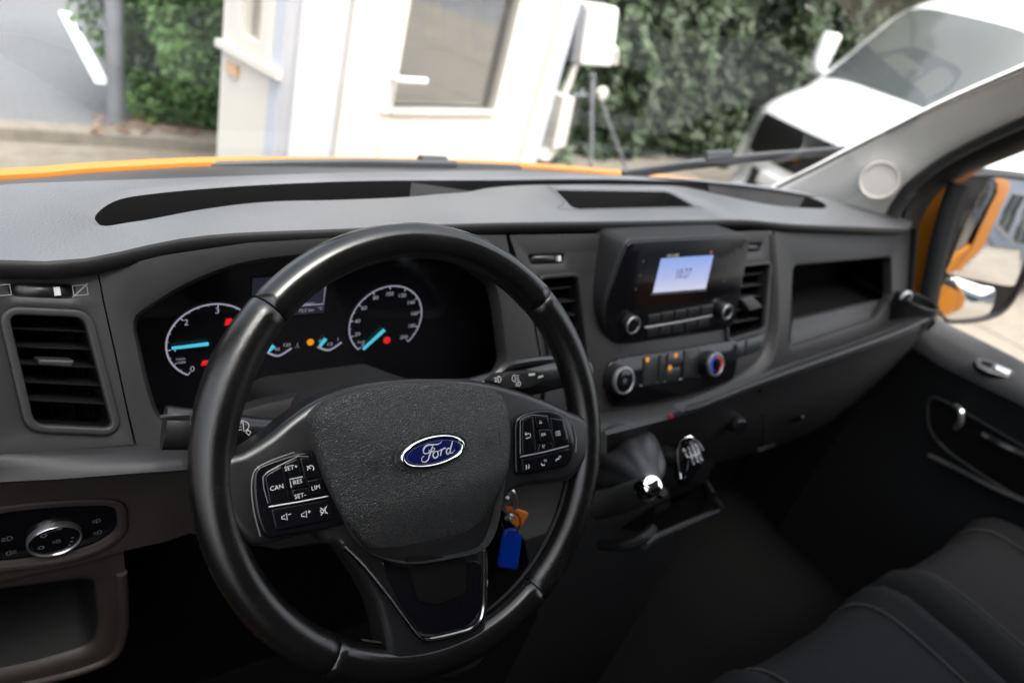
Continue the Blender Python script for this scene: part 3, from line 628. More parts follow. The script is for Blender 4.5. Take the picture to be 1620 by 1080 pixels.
# top pad ------------------------------------------------
front = [(-70, 409), (0, 411), (60, 413), (110, 412), (180, 400), (270, 380), (350, 370), (440, 365.5), (540, 362), (640, 357), (800, 352), (960, 350), (1100, 348), (1180, 347.5), (1250, 354), (1340, 358), (1428, 361), (1441, 357)]
rear = [(1443, 350), (1420, 343), (1370, 331), (1330, 319), (1262, 306), (1180, 294), (1000, 278.5), (800, 271), (720, 270.5), (540, 273.5), (360, 279), (200, 284.5), (100, 288), (0, 292), (-70, 301)]
tray = [(150, 336), (154, 346), (166, 351), (200, 346), (240, 340), (310, 327), (385, 317), (450, 313), (520, 312), (630, 308), (690, 303), (740, 299.5), (775, 293), (830, 289.5), (900, 289), (960, 289), (1060, 291), (1095, 296), (1140, 306), (1200, 319), (1250, 325), (1295, 327), (1308, 325), (1304, 318), (1285, 310), (1240, 300), (1180, 292.8), (1100, 285.5), (1000, 281), (900, 280), (800, 281), (630, 281), (520, 283), (400, 288), (300, 295), (230, 302), (190, 309), (165, 321)]
cubby = [(878, 297), (1058, 300), (1103, 325), (908, 329)]
def tuv(l): return TOP.uvs(l)
fr_ = [tuple(q) for q in res(crv(tuv(front), 5), 60)]; rr_ = [tuple(q) for q in res(crv(tuv(rear), 5), 60)]
outer = ccw(fr_ + rr_); hole1 = [tuple(q) for q in crv(tuv(tray), 3, True)]; hole2 = rnd(tuv(cubby), .012)
mb = MB()
# crown: the pad falls away to the front lip and rises a little round the cubby
def crown(u, v): return 0
hole1 = ccw(hole1); hole2 = ccw(hole2)
mb.fill([[TOP.p(u, v) for u, v in outer], [TOP.p(u, v) for u, v in offset(hole1, .009)], [TOP.p(u, v) for u, v in offset(hole2, .004)]])
walls = MB()
for h, dpt in ((hole1, -.10), (hole2, -.05)):
    walls.loops([[TOP.p(u, v, -.004) for u, v in h], [TOP.p(u, v, dpt) for u, v in offset(h, -.003)]])
    mb.loops([[TOP.p(u, v, 0) for u, v in offset(h, .009 if h is hole1 else .004)], [TOP.p(u, v, -.001) for u, v in offset(h, .006 if h is hole1 else .0015)], [TOP.p(u, v, -.004) for u, v in h]])
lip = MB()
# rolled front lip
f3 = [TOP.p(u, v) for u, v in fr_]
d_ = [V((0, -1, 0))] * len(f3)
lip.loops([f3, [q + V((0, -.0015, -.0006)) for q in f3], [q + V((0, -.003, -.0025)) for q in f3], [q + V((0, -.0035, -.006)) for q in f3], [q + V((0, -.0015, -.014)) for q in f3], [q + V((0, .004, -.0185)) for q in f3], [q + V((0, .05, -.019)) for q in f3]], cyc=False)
e3 = [TOP.p(u, v) for u, v in rr_]; mb.loops([e3, [q + V((.0, .004, -.004)) for q in e3], [q + V((0, .004, -.05)) for q in e3]], cyc=False)
# right hand end of the lip
q = f3[-1]; 
top_pad = obj('top_pad', mb, M['pad'], dt, 35)
obj('front_lip', lip, M['dark'], top_pad, 60)  # same plastic as the pad; the lip's shade is put into a darker colour
obj('tray_wall', walls, M['dark'], top_pad, 35)
mb = MB(); mb.fill([[TOP.p(u, v, -.09) for u, v in offset(hole1, -.001)]]); obj('tray_floor', mb, M['black'], top_pad, 0)
mb = MB(); mb.fill([[TOP.p(u, v, -.049) for u, v in offset(hole2, -.001)]])
obj('cubby_floor', mb, M['dark'], top_pad, 0)
cs_ = TOP.uvs([(866, 293), (892, 320), (903, 332), (1112, 328)]); mb = MB(); mb.ribbon(TOP, [tuple(q) for q in crv(cs_, 6)], .0011, .0004); obj('cubby_seam', mb, M['fascia'], top_pad, 0)
# demister grille in the tray: black louvres between its two ends
mb = MB(); ga_, gb_ = at(388, 315, 'z', PZ).x + .0, at(630, 306, 'z', PZ).x
lv = 26
for i in range(lv):
    x = ga_ + (gb_ - ga_) * i / lv; y = at(388 + (630 - 388) * i / lv, 300, 'z', PZ).y; mb.box((x, y - .03, PZ - .088), (x + .003, y + .03, PZ - .06))
obj('demister_grille', mb, M['black'], top_pad, 0)
# the sloped end walls of the tray
def ramp(pts, name='tray_ramp', mm='pad'):
    a, b_, c, d = [at(*p[:2], 'z', PZ - .001 + p[2]) for p in pts]; n = 10; L = []
    for i in range(n + 1):
        s_ = i / n; e = s_ * s_ * (3 - 2 * s_); L.append([a.lerp(b_, s_) * 1, d.lerp(c, s_)]); 
        for q, z in zip(L[-1], (None, None)): pass
    mb = MB(); mb.loops(L + [[q + V((0, 0, -.05)) for q in L[-1]]], cyc=False); return obj(name, mb, M[mm], top_pad, 60)
ramp([(612, 310, -.045), (645, 288, -.006), (750, 303, -.004), (690, 306, -.03)][:4])
# fascia panels ---------------------------------------
def hole(pl, px, r=.006): return rnd(ccw(pl.uvs(px)), r)
# left end panel with its vent
seam = [(152, 425), (163, 480), (181, 560), (198, 640), (214, 706)]
lv_px = [(8, 489), (132, 493), (146, 503), (185, 672), (178, 686), (60, 680), (38, 660), (24, 600)]
lv_px = [(4, 488), (136, 494), (187, 686), (44, 679)]
lvh = rnd(ccw(G.uvs(lv_px)), [.010, .012, .008, .014], 6)
whl = rnd(ccw(G.uvs([(16, 449), (118, 451), (118, 471), (16, 467)])), .006)
lp = G.uvs([(-90, 424), (0, 427), (100, 430), (153, 426), (163, 480), (181, 560), (198, 640), (212, 703), (100, 712), (-90, 722)])
mb = MB(); mb.holed(G, lp, [lvh, whl], -.02, .0, .004); obj('end_panel', mb, M['fascia'], dt, 40)
def vent(pl, outline, slats, name='air_vent', parent=dt, tab=None, dirs=None, frame=.006, fm='fascia', slat_m='satin', dep=.05, label=None, vanes=True):
    """outline: opening in pixels (tl, tr, br, bl); slats: list of (left px, right px)"""
    op = rnd(ccw(pl.uvs(outline)), .009, 6); n = len(op)
    mb = MB(); mb.ringf(pl, offset(op, frame), offset(op, -.001), .001, .0045); fo = obj(name, mb, M[fm], parent, 40, label=label)
    mb = MB(); mb.loops([[pl.p(u, v, -.001) for u, v in op], [pl.p(u, v, -dep) for u, v in op]], False, True); obj('duct', mb, M['black'], fo, 0)
    for a, b_ in slats:
        A = pl.uv(*a, -.012); B = pl.uv(*b_, -.012); mb = MB(); L = []
        for u, v in (A, B): L.append([pl.p(u, v + dv, w_) for dv, w_ in ((.0012, -.012), (.0012, -.010), (.0004, -.0088), (-.0008, -.0092), (-.0012, -.012), (.003, -.036), (.0042, -.036))])
        mb.loops(L, True, True); obj('slat', mb, M[slat_m], fo, 40)
    if vanes:
        us = [u for u, v in op]; vs_ = [v for u, v in op]
        for k in range(3):
            u = min(us) + (max(us) - min(us)) * (k + 1) / 4; mb = MB(); 
            mb.loops([[pl.p(u + du + .01 * s_, max(vs_) * (1 - s_) + min(vs_) * s_, w_) for du, w_ in ((-.0005, -.034), (.0005, -.034), (.0005, -.046), (-.0005, -.046))] for s_ in (.06, .94)], True, True); obj('vane', mb, M['black'], fo, 0)
    return fo
lvv = vent(G, [(10, 495), (133, 500), (180, 678), (52, 672)], [((14, 512), (138, 516)), ((20, 518.5), (143, 524))][1:] + [((24, 547), (150, 552)), ((28, 574), (157, 581)), ((33, 602.5), (162, 609)), ((38, 631), (170, 638))], frame=.0055, vanes=True)
tb = rnd(ccw(G.uvs([(59, 567), (118, 569), (114, 581), (60, 577)], .0)), .002); mb = MB(); mb.slab(G, tb, -.02, .002, .002); obj('tab', mb, M['fascia'], lvv)
def thumbwheel(pl, px, mark, mat_='satin', r=.016, w=-.004):
    a, b_ = pl.uv(*px[0], w), pl.uv(*px[1], w); mb = MB(); L = []
    n = 14
    for i in range(n + 1):
        s_ = i / n; e = math.sin(math.pi * (.04 + .92 * s_)); u = a[0] + (b_[0] - a[0]) * s_; v = a[1] + (b_[1] - a[1]) * s_; L.append([pl.p(u, v + r * .5 * math.cos(t) , w - .006 + (r * .55 * math.sin(t) + .002) * e) for t in [R(q) for q in (-100, -60, -25, 0, 25, 60, 90, 120, 155, 180, 215, 250)]])
    mb.loops(L, True, True); o = obj('vent_wheel', mb, M[mat_], dt, 40)
    if mark:
        m = pl.uv(*mark, .0045); mb = MB(); mb.slab(pl, [(m[0] - .0022, m[1] - .0035), (m[0] + .0022, m[1] - .0035), (m[0] + .0022, m[1] + .0035), (m[0] - .0022, m[1] + .0035)], -.004, .0055 + w, .0004); obj('mark', mb, M['print'], o)
    return o
tw = thumbwheel(G, [(15, 459.5), (118, 461)], (92, 461))
mb = MB()
for cx_, k in ((4, 1), (127, 0)):
    c = G.uv(cx_, 459, .0006); mb.ribbon(G, [(c[0] - .005, c[1] - .004), (c[0] + .005, c[1] - .004), (c[0] + .005, c[1] + .004), (c[0] - .005, c[1] + .004), (c[0] - .005, c[1] - .004)], .001, .0008)
    if not k: mb.ribbon(G, [(c[0] - .006, c[1] - .005), (c[0] + .006, c[1] + .005)], .001, .0009)
obj('vent_symbols', mb, M['dimprint'], tw, 0, kind='stuff')

# binnacle with the instrument cluster -----------------------------------
bz_px = [(218, 510), (240, 488), (300, 452), (370, 424), (440, 411), (540, 402), (640, 400), (720, 412), (770, 440), (788, 465), (799, 540), (800, 578), (770, 600), (640, 606), (480, 622), (300, 668), (258, 660), (240, 620), (226, 560)]
bz = ccw([tuple(q) for q in crv(G.uvs(bz_px), 3, True)])
bpo = G.uvs([(155.5, 426), (166, 480), (184, 560), (201, 640), (217, 706), (300, 704), (560, 680), (850, 655), (860, 600), (838, 480), (806, 400), (800, 372), (600, 372), (400, 384), (260, 404), (200, 418)])
mb = MB(); mb.holed(G, bpo, [bz], -.02, .0, .010); bn = obj('binnacle', mb, M['fascia'], dt, 40)
# hood rim that rises round the opening
CP = Plane((0, .262, 1.33), (0, -1, .05))
cl = [CP.uv(*q) for q in bz_px]; cl = ccw([tuple(q) for q in crv(cl, 3, True)])
mb = MB(); wall0 = [G.p(u, v, -.010) for u, v in bz]
cb = [CP.p(u, v) for u, v in cl]
mb.loops([wall0, [a.lerp(b_, .96) for a, b_ in zip(wall0, cb)]]); obj('cluster_surround', mb, M['dark'], bn, 60)
mb = MB(); mb.fill([[CP.p(u, v, -.001) for u, v in offset(cl, .03)]]); ic = obj('instrument_cluster', mb, M['gloss'], dt, 0)
def gauge(rimpx, cpx, labels, a_start, a_end, size, nsub, width=.0016, r=None, name='gauge_scale'):
    c = CP.uv(*cpx); rr = r; mb = MB()
    n = len(labels); mb.ribbon(CP, circ(c, rr, n=70, a0=a_start, a1=a_end), width, .0008)
    for i in range((n - 1) * nsub + 1):
        a = R(a_start + (a_end - a_start) * i / ((n - 1) * nsub)); l = .0042 if i % nsub == 0 else .0022
        mb.ribbon(CP, [(c[0] + rr * math.cos(a), c[1] + rr * math.sin(a)), (c[0] + (rr - l) * math.cos(a), c[1] + (rr - l) * math.sin(a))], .0012 if i % nsub == 0 else .0007, .0009)
    for i, s_ in enumerate(labels):
        a = R(a_start + (a_end - a_start) * i / (n - 1)); rl = rr - .0068 - .0012 * len(s_); mb.text(CP, (c[0] + rl * math.cos(a), c[1] + rl * math.sin(a)), s_, size, .001)
    return c, mb
# speedometer: circle fitted through the dial rim
sc = CP.uv(611, 508); sr = abs(CP.uv(666, 505)[0] - CP.uv(554, 510)[0]) / 2
c, mb = gauge(None, (611, 508), [str(k) for k in range(0, 201, 20)], 228, -42, .0073, 2, r=sr); q = CP.uv(571, 540); mb.text(CP, q, 'km/h', .0048, .001); obj('speedometer', mb, M['glow'], ic, 0)
def needle(a_px, b_px, wd=(.0042, .0030), m='cyan', name='needle'):
    A = CP.uv(*a_px); B = CP.uv(*b_px); d = V((B[0] - A[0], B[1] - A[1])).normalized(); nn = V((-d.y, d.x)); mb = MB()
    pts = [(A[0] + nn.x * wd[0] / 2, A[1] + nn.y * wd[0] / 2), (A[0] - nn.x * wd[0] / 2, A[1] - nn.y * wd[0] / 2), (B[0] - nn.x * wd[1] / 2, B[1] - nn.y * wd[1] / 2), (B[0] + nn.x * wd[1] / 2, B[1] + nn.y * wd[1] / 2)]
    mb.slab(CP, pts, .0015, .0035, .0004); obj(name, mb, M[m], ic, 0)
needle((607, 520), (573, 551))
tr_ = abs(CP.uv(405, 540)[0] - CP.uv(264, 545)[0]) / 2
c, mb = gauge(None, (336, 540), ['0', '1', '2', '3', '4', '5'], 238, -18, .0098, 4, width=.0018, r=tr_); q = CP.uv(285, 567); mb.text(CP, q, '1/min', .0042, .001); mb.text(CP, (q[0], q[1] - .0045), 'x1000', .0042, .001); obj('rev_counter', mb, M['glow'], ic, 0)
needle((329, 542), (271, 549), (.0036, .0026))
def lampdot(px, r, m, name='warning_lamp', shape=None):
    c = CP.uv(*px); mb = MB(); pts = shape(c, r) if shape else circ(c, r, n=16); mb.slab(CP, pts, -.0005, .0012, .0003); obj(name, mb, M[m], ic, 0)
lampdot((612, 538), .0046, 'red')
lampdot((491, 541), .0040, 'amber')
lampdot((323, 574), .0033, 'red', shape=lambda c, r: [(c[0] - r, c[1] - r * .8), (c[0] + r, c[1] - r * .8), (c[0] + r * 1.2, c[1] + r * .8), (c[0] - r * .5, c[1] + r * .8)])
lampdot((361, 509), .0036, 'red', shape=lambda c, r: [(c[0] - r, c[1] - r), (c[0] + r, c[1] - r), (c[0] + r, c[1] + r), (c[0] - r * .6, c[1] + r)])
# temperature and fuel gauges
for (lx, ly), (mx_, my_), (rx, ry), lab in (((421, 556), (440, 562), (461, 550), (('50', 424, 548), ('90', 438, 552), ('120', 453, 545))), ((502, 548), (520, 553), (540, 541), (('0', 506, 539), ('1/2', 521, 544), ('1', 534, 536)))):
    a, b_, c2 = CP.uv(lx, ly), CP.uv(mx_, my_), CP.uv(rx, ry); mb = MB(); mb.ribbon(CP, [tuple(q) for q in crv([a, (b_[0] * 1, b_[1]), c2], 8)], .0024, .0008)
    for s_, x, y in lab: mb.text(CP, CP.uv(x, y), s_, .0062, .001)
    obj('small_gauge', mb, M['glow'], ic, 0)
needle((432, 545), (423, 554), (.005, .003)); needle((514, 534), (505, 546), (.0042, .003))
c = CP.uv(470, 545); mb = MB(); mb.ribbon(CP, [(c[0], c[1] + .003), (c[0], c[1] - .002)], .0018, .001); mb.ribbon(CP, [(c[0] - .003, c[1] - .003), (c[0] + .003, c[1] - .003)], .0012, .001); obj('coolant_symbol', mb, M['dimprint'], ic, 0)
# trip display
mb = MB(); ta, tb_ = CP.uv(400, 440), CP.uv(512, 494); mb.slab(CP, [(ta[0], tb_[1]), (tb_[0], tb_[1]), (tb_[0], ta[1]), (ta[0], ta[1])], -.0005, .0008); td = obj('trip_display', mb, M['lcd'], ic, 0)
mb = MB(); a0, a1 = CP.uv(400, 446), CP.uv(511, 480); mb.ribbon(CP, [(a0[0], a1[1]), (a1[0], a1[1]), (a1[0], a0[1])], .0013, .0012); mb.text(CP, CP.uv(483, 480, .001), 'Kilometer', .0052, .0013); mb.text(CP, CP.uv(484, 490), '72,5 km', .0056, .0013); mb.text(CP, CP.uv(506, 487), '°C', .0056, .0013); obj('display_text', mb, M['glow'], td, 0)

# centre stack ---------------------------------------------------------
cs = F.uvs([(806, 372), (1222, 365), (1226, 470), (1219, 560), (1192, 596), (1105, 632), (960, 655), (862, 662), (862, 600), (842, 480)])
h1 = [(852, 441), (912, 436), (928, 575), (872, 580)]
h2 = [(1150, 424), (1216, 417), (1207, 520), (1150, 537)]
tw1 = [(836, 404), (893, 402), (891, 416), (842, 418)]; tw2 = [(1172, 386), (1206, 384), (1203, 397), (1170, 399)]
mb = MB(); mb.holed(F, cs, [hole(F, h1, .008), hole(F, h2, .008)] + [hole(F, t_, .004) for t_ in (tw1, tw2)], -.02, 0, .004); obj('centre_stack', mb, M['fascia'], dt, 40)
vent(F, h1, [((855, 458), (914, 453)), ((858, 480), (916, 475)), ((862, 502), (918, 497)), ((866, 524), (921, 519)), ((869, 548), (924, 543))], frame=.005, slat_m='dark', fm='dark')
v2 = vent(F, h2, [((1155, 438), (1212, 431)), ((1155, 456), (1211, 449)), ((1155, 474), (1210, 467)), ((1155, 492), (1209, 484)), ((1155, 511), (1208, 502))], frame=.005, slat_m='fascia', vanes=False)
mb = MB(); mb.slab(F, rnd(ccw(F.uvs([(1172, 474), (1190, 467), (1208, 486), (1186, 493)])), .004), -.02, .001, .003); obj('tab', mb, M['fascia'], v2)
thumbwheel(F, [(838, 410), (892, 408)], (888, 409), r=.013); thumbwheel(F, [(1172, 392.5), (1205, 390.5)], None, 'fascia', r=.012)
# buttons under the right vent and the trim bar beneath them
for px in ([(1160, 541), (1177, 537), (1174, 563), (1157, 567)], [(1179, 536.5), (1206, 529), (1201, 553), (1176, 562)]):
    mb = MB(); mb.slab(F, rnd(ccw(F.uvs(px)), .004), -.004, .004, .0015); obj('blank_button', mb, M['satin'], dt)
# swoosh: the rounded ledge that closes the stack at the bottom and runs up its right side
sw_in = [(700, 662), (830, 660), (905, 658), (960, 652), (1040, 640), (1100, 623), (1150, 602), (1185, 580), (1206, 555), (1216, 520), (1219, 470), (1219, 420), (1217, 372)]
sw_out = [(700, 690), (830, 690), (905, 688), (965, 681), (1050, 668), (1110, 652), (1165, 630), (1200, 603), (1222, 572), (1229, 530), (1231, 470), (1230, 420), (1227, 372)]
wi = [.0] * 13; ww = [.026, .026, .026, .026, .026, .024, .021, .017, .013, .010, .008, .006, .004]
n = 70; A = res(crv([F.at(x, y, 0) for x, y in sw_in], 6), n); C_ = res(crv([F.at(x, y, h * .55) for (x, y), h in zip(sw_out, ww)], 6), n); Hh = res(crv([V((h, 0, 0)) for h in ww], 6), n)
L = []
for a, b_, hh in zip(A, C_, Hh):
    h = hh.x; m = a.lerp(b_, .45) + F.N * h * .75; L.append([a - F.N * .003, a + F.N * .001] + [a.lerp(b_, t) * (1) + F.N * (h * (math.sin(math.pi * min(1, t * .75 + .0)) ** .7) - h * .0) for t in (.12, .25, .4, .55, .7, .85)] + [b_ + F.N * h * .35, b_ - F.N * .002, b_ - F.N * .03])
mb = MB(); mb.loops([list(l) for l in zip(*L)], cyc=False); obj('ledge_trim', mb, M['fascia'], dt, 60)

# right fascia with the glove tray ---------------------------------------
rf_ = F.uvs([(1227, 362), (1446, 366), (1446, 420), (1440, 478), (1404, 512), (1335, 543), (1255, 566), (1221, 577), (1228, 530), (1231, 450)])
gt = [(1257, 421), (1411, 407), (1412, 470), (1384, 504), (1250, 549), (1253, 500)]
F2 = Plane(F.p(0, 0, -.003), F.N)
gh = rnd(ccw(F2.uvs(gt)), [.012] * 6)
mb = MB(); mb.holed(F2, rf_, [gh], -.02, .0, .007); obj('passenger_fascia', mb, M['fascia'], dt, 40)
# tray: scooped lower lip, floor, back and sides
gi = F2.uvs([(1257, 421), (1411, 407), (1412, 470), (1384, 504), (1250, 549), (1253, 500)])
mb = MB(); top_l, top_r = [F2.at(*q, 0) for q in ((1250, 415), (1418, 402))]; bl, br = [F2.at(*q, 0) for q in ((1244, 556), (1420, 498))]
il, ir = F2.at(1256, 505, -.035), F2.at(1410, 471, -.035)
dv = V((0, .16, 0))
mb.loops([[bl, br], [bl.lerp(il, .5) + V((0, .012, -.006)), br.lerp(ir, .5) + V((0, .012, -.006))], [il + V((0, .0, 0)), ir + V((0, .0, 0))], [il + V((0, .006, -.006)), ir + V((0, .006, -.006))], [il + dv, ir + dv], [top_l + dv, top_r + dv], [top_l + V((0, .01, 0)), top_r + V((0, .01, 0))]], cyc=False)
for s_ in (0, 1):
    pts = [(bl, br)[s_], (il, ir)[s_], (il, ir)[s_] + dv, (top_l, top_r)[s_] + dv, (top_l, top_r)[s_]]; mb.add(pts, [(0, 1, 2, 3, 4)])
obj('glove_tray', mb, M['black'], dt, 30)
mb = MB(); lip = [[F2.at(*q, w_) for q in px] for px, w_ in (([(1247, 553), (1320, 529), (1388, 505)], -.001), ([(1250, 540), (1320, 517), (1390, 495)], -.014), ([(1252, 520), (1320, 502), (1398, 482)], -.02), ([(1254, 507), (1320, 492), (1402, 474)], -.022), ([(1254, 503), (1320, 488), (1404, 470)], -.03))]
mb.loops([res(crv(l, 6), 16) for l in lip], cyc=False); obj('tray_lip', mb, M['fascia'], dt, 60)
# passenger shelf
sh_in = [F.at(*q) for q in ((1100, 634), (1150, 621), (1190, 603), (1221, 578), (1262, 564), (1335, 541), (1404, 510), (1436, 484), (1444, 462))]
so_px = [(1085, 644), (1110, 637), (1150, 621), (1200, 602), (1300, 567), (1400, 531.5), (1455, 509), (1478, 497), (1487, 488)]
sh_out = [at(*q, 'z', 1.30) for q in so_px]
def pll(l, n=60): return res(crv(l, 6), n)
si, so_ = pll(sh_in), pll(sh_out)
L = [[a + V((0, .02, -.002)) for a in si], si]
for t in (.15, .4, .7, .9): L.append([a.lerp(b_, t) + V((0, 0, .006 * math.sin(math.pi * t))) for a, b_ in zip(si, so_)])
L += [so_, [b_ + V((0, -.003, -.004)) for b_ in so_], [b_ + V((0, .0, -.009)) for b_ in so_], [b_ + V((0, .02, -.010)) for b_ in so_]]
mb = MB(); mb.loops(L, cyc=False)
# the shelf turns up at the door end
obj('passenger_shelf', mb, M['fascia'], dt, 50)
# glove box and lower dash
lw = [[(960, 688), (1085, 655), (1150, 631), (1200, 612), (1300, 577), (1400, 541), (1455, 518), (1482, 502)], [(960, 715), (1090, 695), (1160, 672), (1205, 655), (1300, 622), (1398, 575), (1455, 540), (1480, 520)], [(960, 760), (1100, 738), (1160, 725), (1205, 712), (1300, 675), (1385, 612), (1445, 560), (1476, 530)]]
zz = [1.288, None, None]; yy = [None, .045, .09]
Ls = []
for k, row in enumerate(lw):
    l = []
    for i, q in enumerate(row):
        base = at(*lw[0][i], 'z', 1.288); y = base.y + (.012, .022, .05)[k]; l.append(at(*q, 'y', y))
    Ls.append(pll(l))
Ls = [[q + V((0, .006, .002)) for q in Ls[0]]] + Ls + [[q + V((0, .06, -.03)) for q in Ls[-1]], [q + V((0, .3, -.06)) for q in Ls[-1]]]
mb = MB(); mb.loops(Ls, cyc=False); obj('glove_box', mb, M['fascia'], dt, 60)
# seam of the glove box, its latch recess, sockets
LB = Plane(Ls[2][12], (0, -.96, -.25))
def surf(px, lift=.0):   # point on the lower dash, found along its mid row
    best = min(Ls[1] + Ls[2] + Ls[3], key=lambda q: (q - CAM).normalized().angle(ray(*px).normalized())); d = ray(*px).normalized(); return CAM + d * ((best - CAM).length - lift)
mb = MB(); mb.tube([surf((1203 + dx, y), .0005) for dx, y in ((0, 616), (1, 635), (3, 655), (4, 680), (3, 708))], .0012, 6); obj('seam', mb, M['black'], dt)
mb = MB(); mb.tube([surf((1215, 682), .004), surf((1243, 671), .004), surf((1270, 659), .004)], .0035, 8); mb.tube([surf((1196, 712), .004), surf((1210, 706), .004), surf((1222, 700), .004)], .006, 8); obj('latch', mb, M['fascia'], dt)
c = surf((1156, 663), .002); Pk = Plane(c, (-.25, -.95, .1)); mb = MB(); mb.lathe(Pk, (0, 0), [(.021, -.03), (.021, .0), (.019, .003), (.015, .003), (.014, .02), (.012, .024)], 24); obj('power_socket', mb, M['satin'], dt)
c = surf((1063, 659), .002); Pk = Plane(c, (-.25, -.95, .1)); mb = MB(); mb.lathe(Pk, (0, 0), [(.0022, -.004), (.0022, .001), (.001, .0015)], 12); obj('alarm_lamp', mb, mat('dim_red', (0, 0, 0), emit=(.5, .0, .01), es=.5 * EMK), dt)
# cup holder at the door end of the shelf
c = at(1452, 478, 'y', .15); Pk = Plane(c, (0, 0, 1)); mb = MB(); mb.lathe(Pk, (0, 0), [(.04, -.06), (.044, .004), (.042, .006), (.038, .004), (.036, -.05), (.001, -.05)], 28); obj('cup_holder', mb, M['dark'], dt)
mb = MB(); q0 = [at(1424, 492, 'y', .17), at(1426, 470, 'y', .17), at(1437, 462, 'y', .17), at(1440, 470, 'y', .165), at(1432, 488, 'y', .16)]; mb.tube(crv(q0, 4), .004, 8); obj('bottle_clip', mb, M['silver'], dt)

# driver side shelf and lower trim ---------------------------------------
s_in = pll([G.at(*q) for q in ((-90, 725), (0, 718), (100, 712), (212, 705), (300, 700), (420, 690))]); s_out = pll([at(*q, 'z', 1.30) for q in ((-90, 759), (0, 752), (100, 747), (212, 739), (300, 733), (420, 722))])
L = [[a + V((0, .02, 0)) for a in s_in], s_in] + [[a.lerp(b_, t) + V((0, 0, .004 * math.sin(math.pi * t))) for a, b_ in zip(s_in, s_out)] for t in (.2, .5, .8)] + [s_out, [b_ + V((0, -.003, -.004)) for b_ in s_out], [b_ + V((0, 0, -.009)) for b_ in s_out], [b_ + V((0, .02, -.011)) for b_ in s_out]]
mb = MB(); mb.loops(L, cyc=False); obj('driver_shelf', mb, M['fascia'], dt, 50)
LP = Plane((-.7, .150, 1.28), (0, -math.cos(R(8)), -math.sin(R(8))))
lt = LP.uvs([(-120, 764), (0, 757), (150, 749), (300, 738), (420, 728), (700, 716), (960, 690), (960, 780), (900, 800), (700, 820), (560, 850), (440, 868), (300, 843), (262, 856), (200, 870), (120, 893), (0, 918), (-120, 940)])
sp_px = [(-60, 816), (0, 809), (60, 801), (130, 797), (184, 797), (188, 842), (150, 868), (90, 884), (0, 894), (-60, 898)]
sph = rnd(ccw(LP.uvs(sp_px)), [.004, .01, .01, .02, .012, .012, .03, .02, .01, .004], 6)
mb = MB(); mb.holed(LP, lt, [sph], -.02, 0, .005); lo_t = obj('knee_trim', mb, M['lower'], dt, 40)
mb = MB(); mb.ringf(LP, offset(sph, .008), offset(sph, .0), .0005, .003); obj('switch_bezel', mb, M['lower'], lo_t, 50)
LS = Plane(LP.p(0, 0, -.004), LP.N); mb = MB(); mb.slab(LS, offset(sph, -.001), -.01, .0, .001); swp = obj('light_switch_panel', mb, M['gloss'], dt, 40)
# rotary light switch
c = LS.uv(87, 855, .005); rk = abs(LS.uv(133, 852, .012)[0] - LS.uv(41, 858, .012)[0]) / 2
ky = 1.0
mb = MB(); mb.lathe(LS, c, [(rk * .98, -.002), (rk, .003), (rk * .99, .0055), (rk * .965, .0065), (rk * .93, .006), (rk * .915, .004)], 64); obj('rotary_ring', mb, M['silver'], swp, 60)
mb = MB(); mb.lathe(LS, c, [(rk * .93, .0), (rk * .93, .004), (rk * .90, .0048), (rk * .7, .0043), (rk * .3, .0045)], 48); obj('rotary_knob', mb, M['gloss'], swp, 60)
mb = MB(); kw = .0052
def sym_ring(pl, px, r, w_): cc = pl.uv(*px, w_); mb.ribbon(pl, circ(cc, r, n=18) + [circ(cc, r, n=18)[0]], .0011, w_)
def lampsym(pl, px, s_, w_, flip=1):
    cc = pl.uv(*px, w_); mb.ribbon(pl, [(cc[0], cc[1] + s_)] + [(cc[0] + flip * s_ * 1.1 * math.cos(a), cc[1] + s_ * math.sin(a)) for a in [R(x) for x in range(75, -76, -25)]] + [(cc[0], cc[1] - s_), (cc[0], cc[1] + s_)], .0008, w_)
    for k in (-1, 0, 1): mb.ribbon(pl, [(cc[0] - flip * s_ * .35, cc[1] + k * s_ * .6), (cc[0] - flip * s_ * 1.4, cc[1] + k * s_ * .6)], .0007, w_)
sym_ring(LS, (69, 847), .0022, kw); sym_ring(LS, (65, 866), .0021, kw); lampsym(LS, (94, 836), .0016, kw, 1); lampsym(LS, (90, 856), .0024, kw, 1)
for i in range(7):
    px = (91 + 24 * math.sin(i / 6 * 1.4), 873 - 22 * (1 - math.cos(i / 6 * 1.6))); cc = LS.uv(*px, kw); mb.ribbon(LS, [(cc[0] - .0012, cc[1]), (cc[0] + .0012, cc[1] + .0003)], .0016, kw)
cc = LS.uv(80, 841, kw); mb.text(LS, cc, 'AUTO', .003, kw); obj('knob_symbols', mb, M['dimprint'], swp, 0)
mb = MB(); lampsym(LS, (12, 852), .0032, .0006, 1); lampsym(LS, (17, 874), .0030, .0006, -1); lampsym(LS, (153, 824), .0028, .0006, 1); lampsym(LS, (155, 842), .0028, .0006, 1); obj('switch_symbols', mb, M['dimprint'], swp, 0)
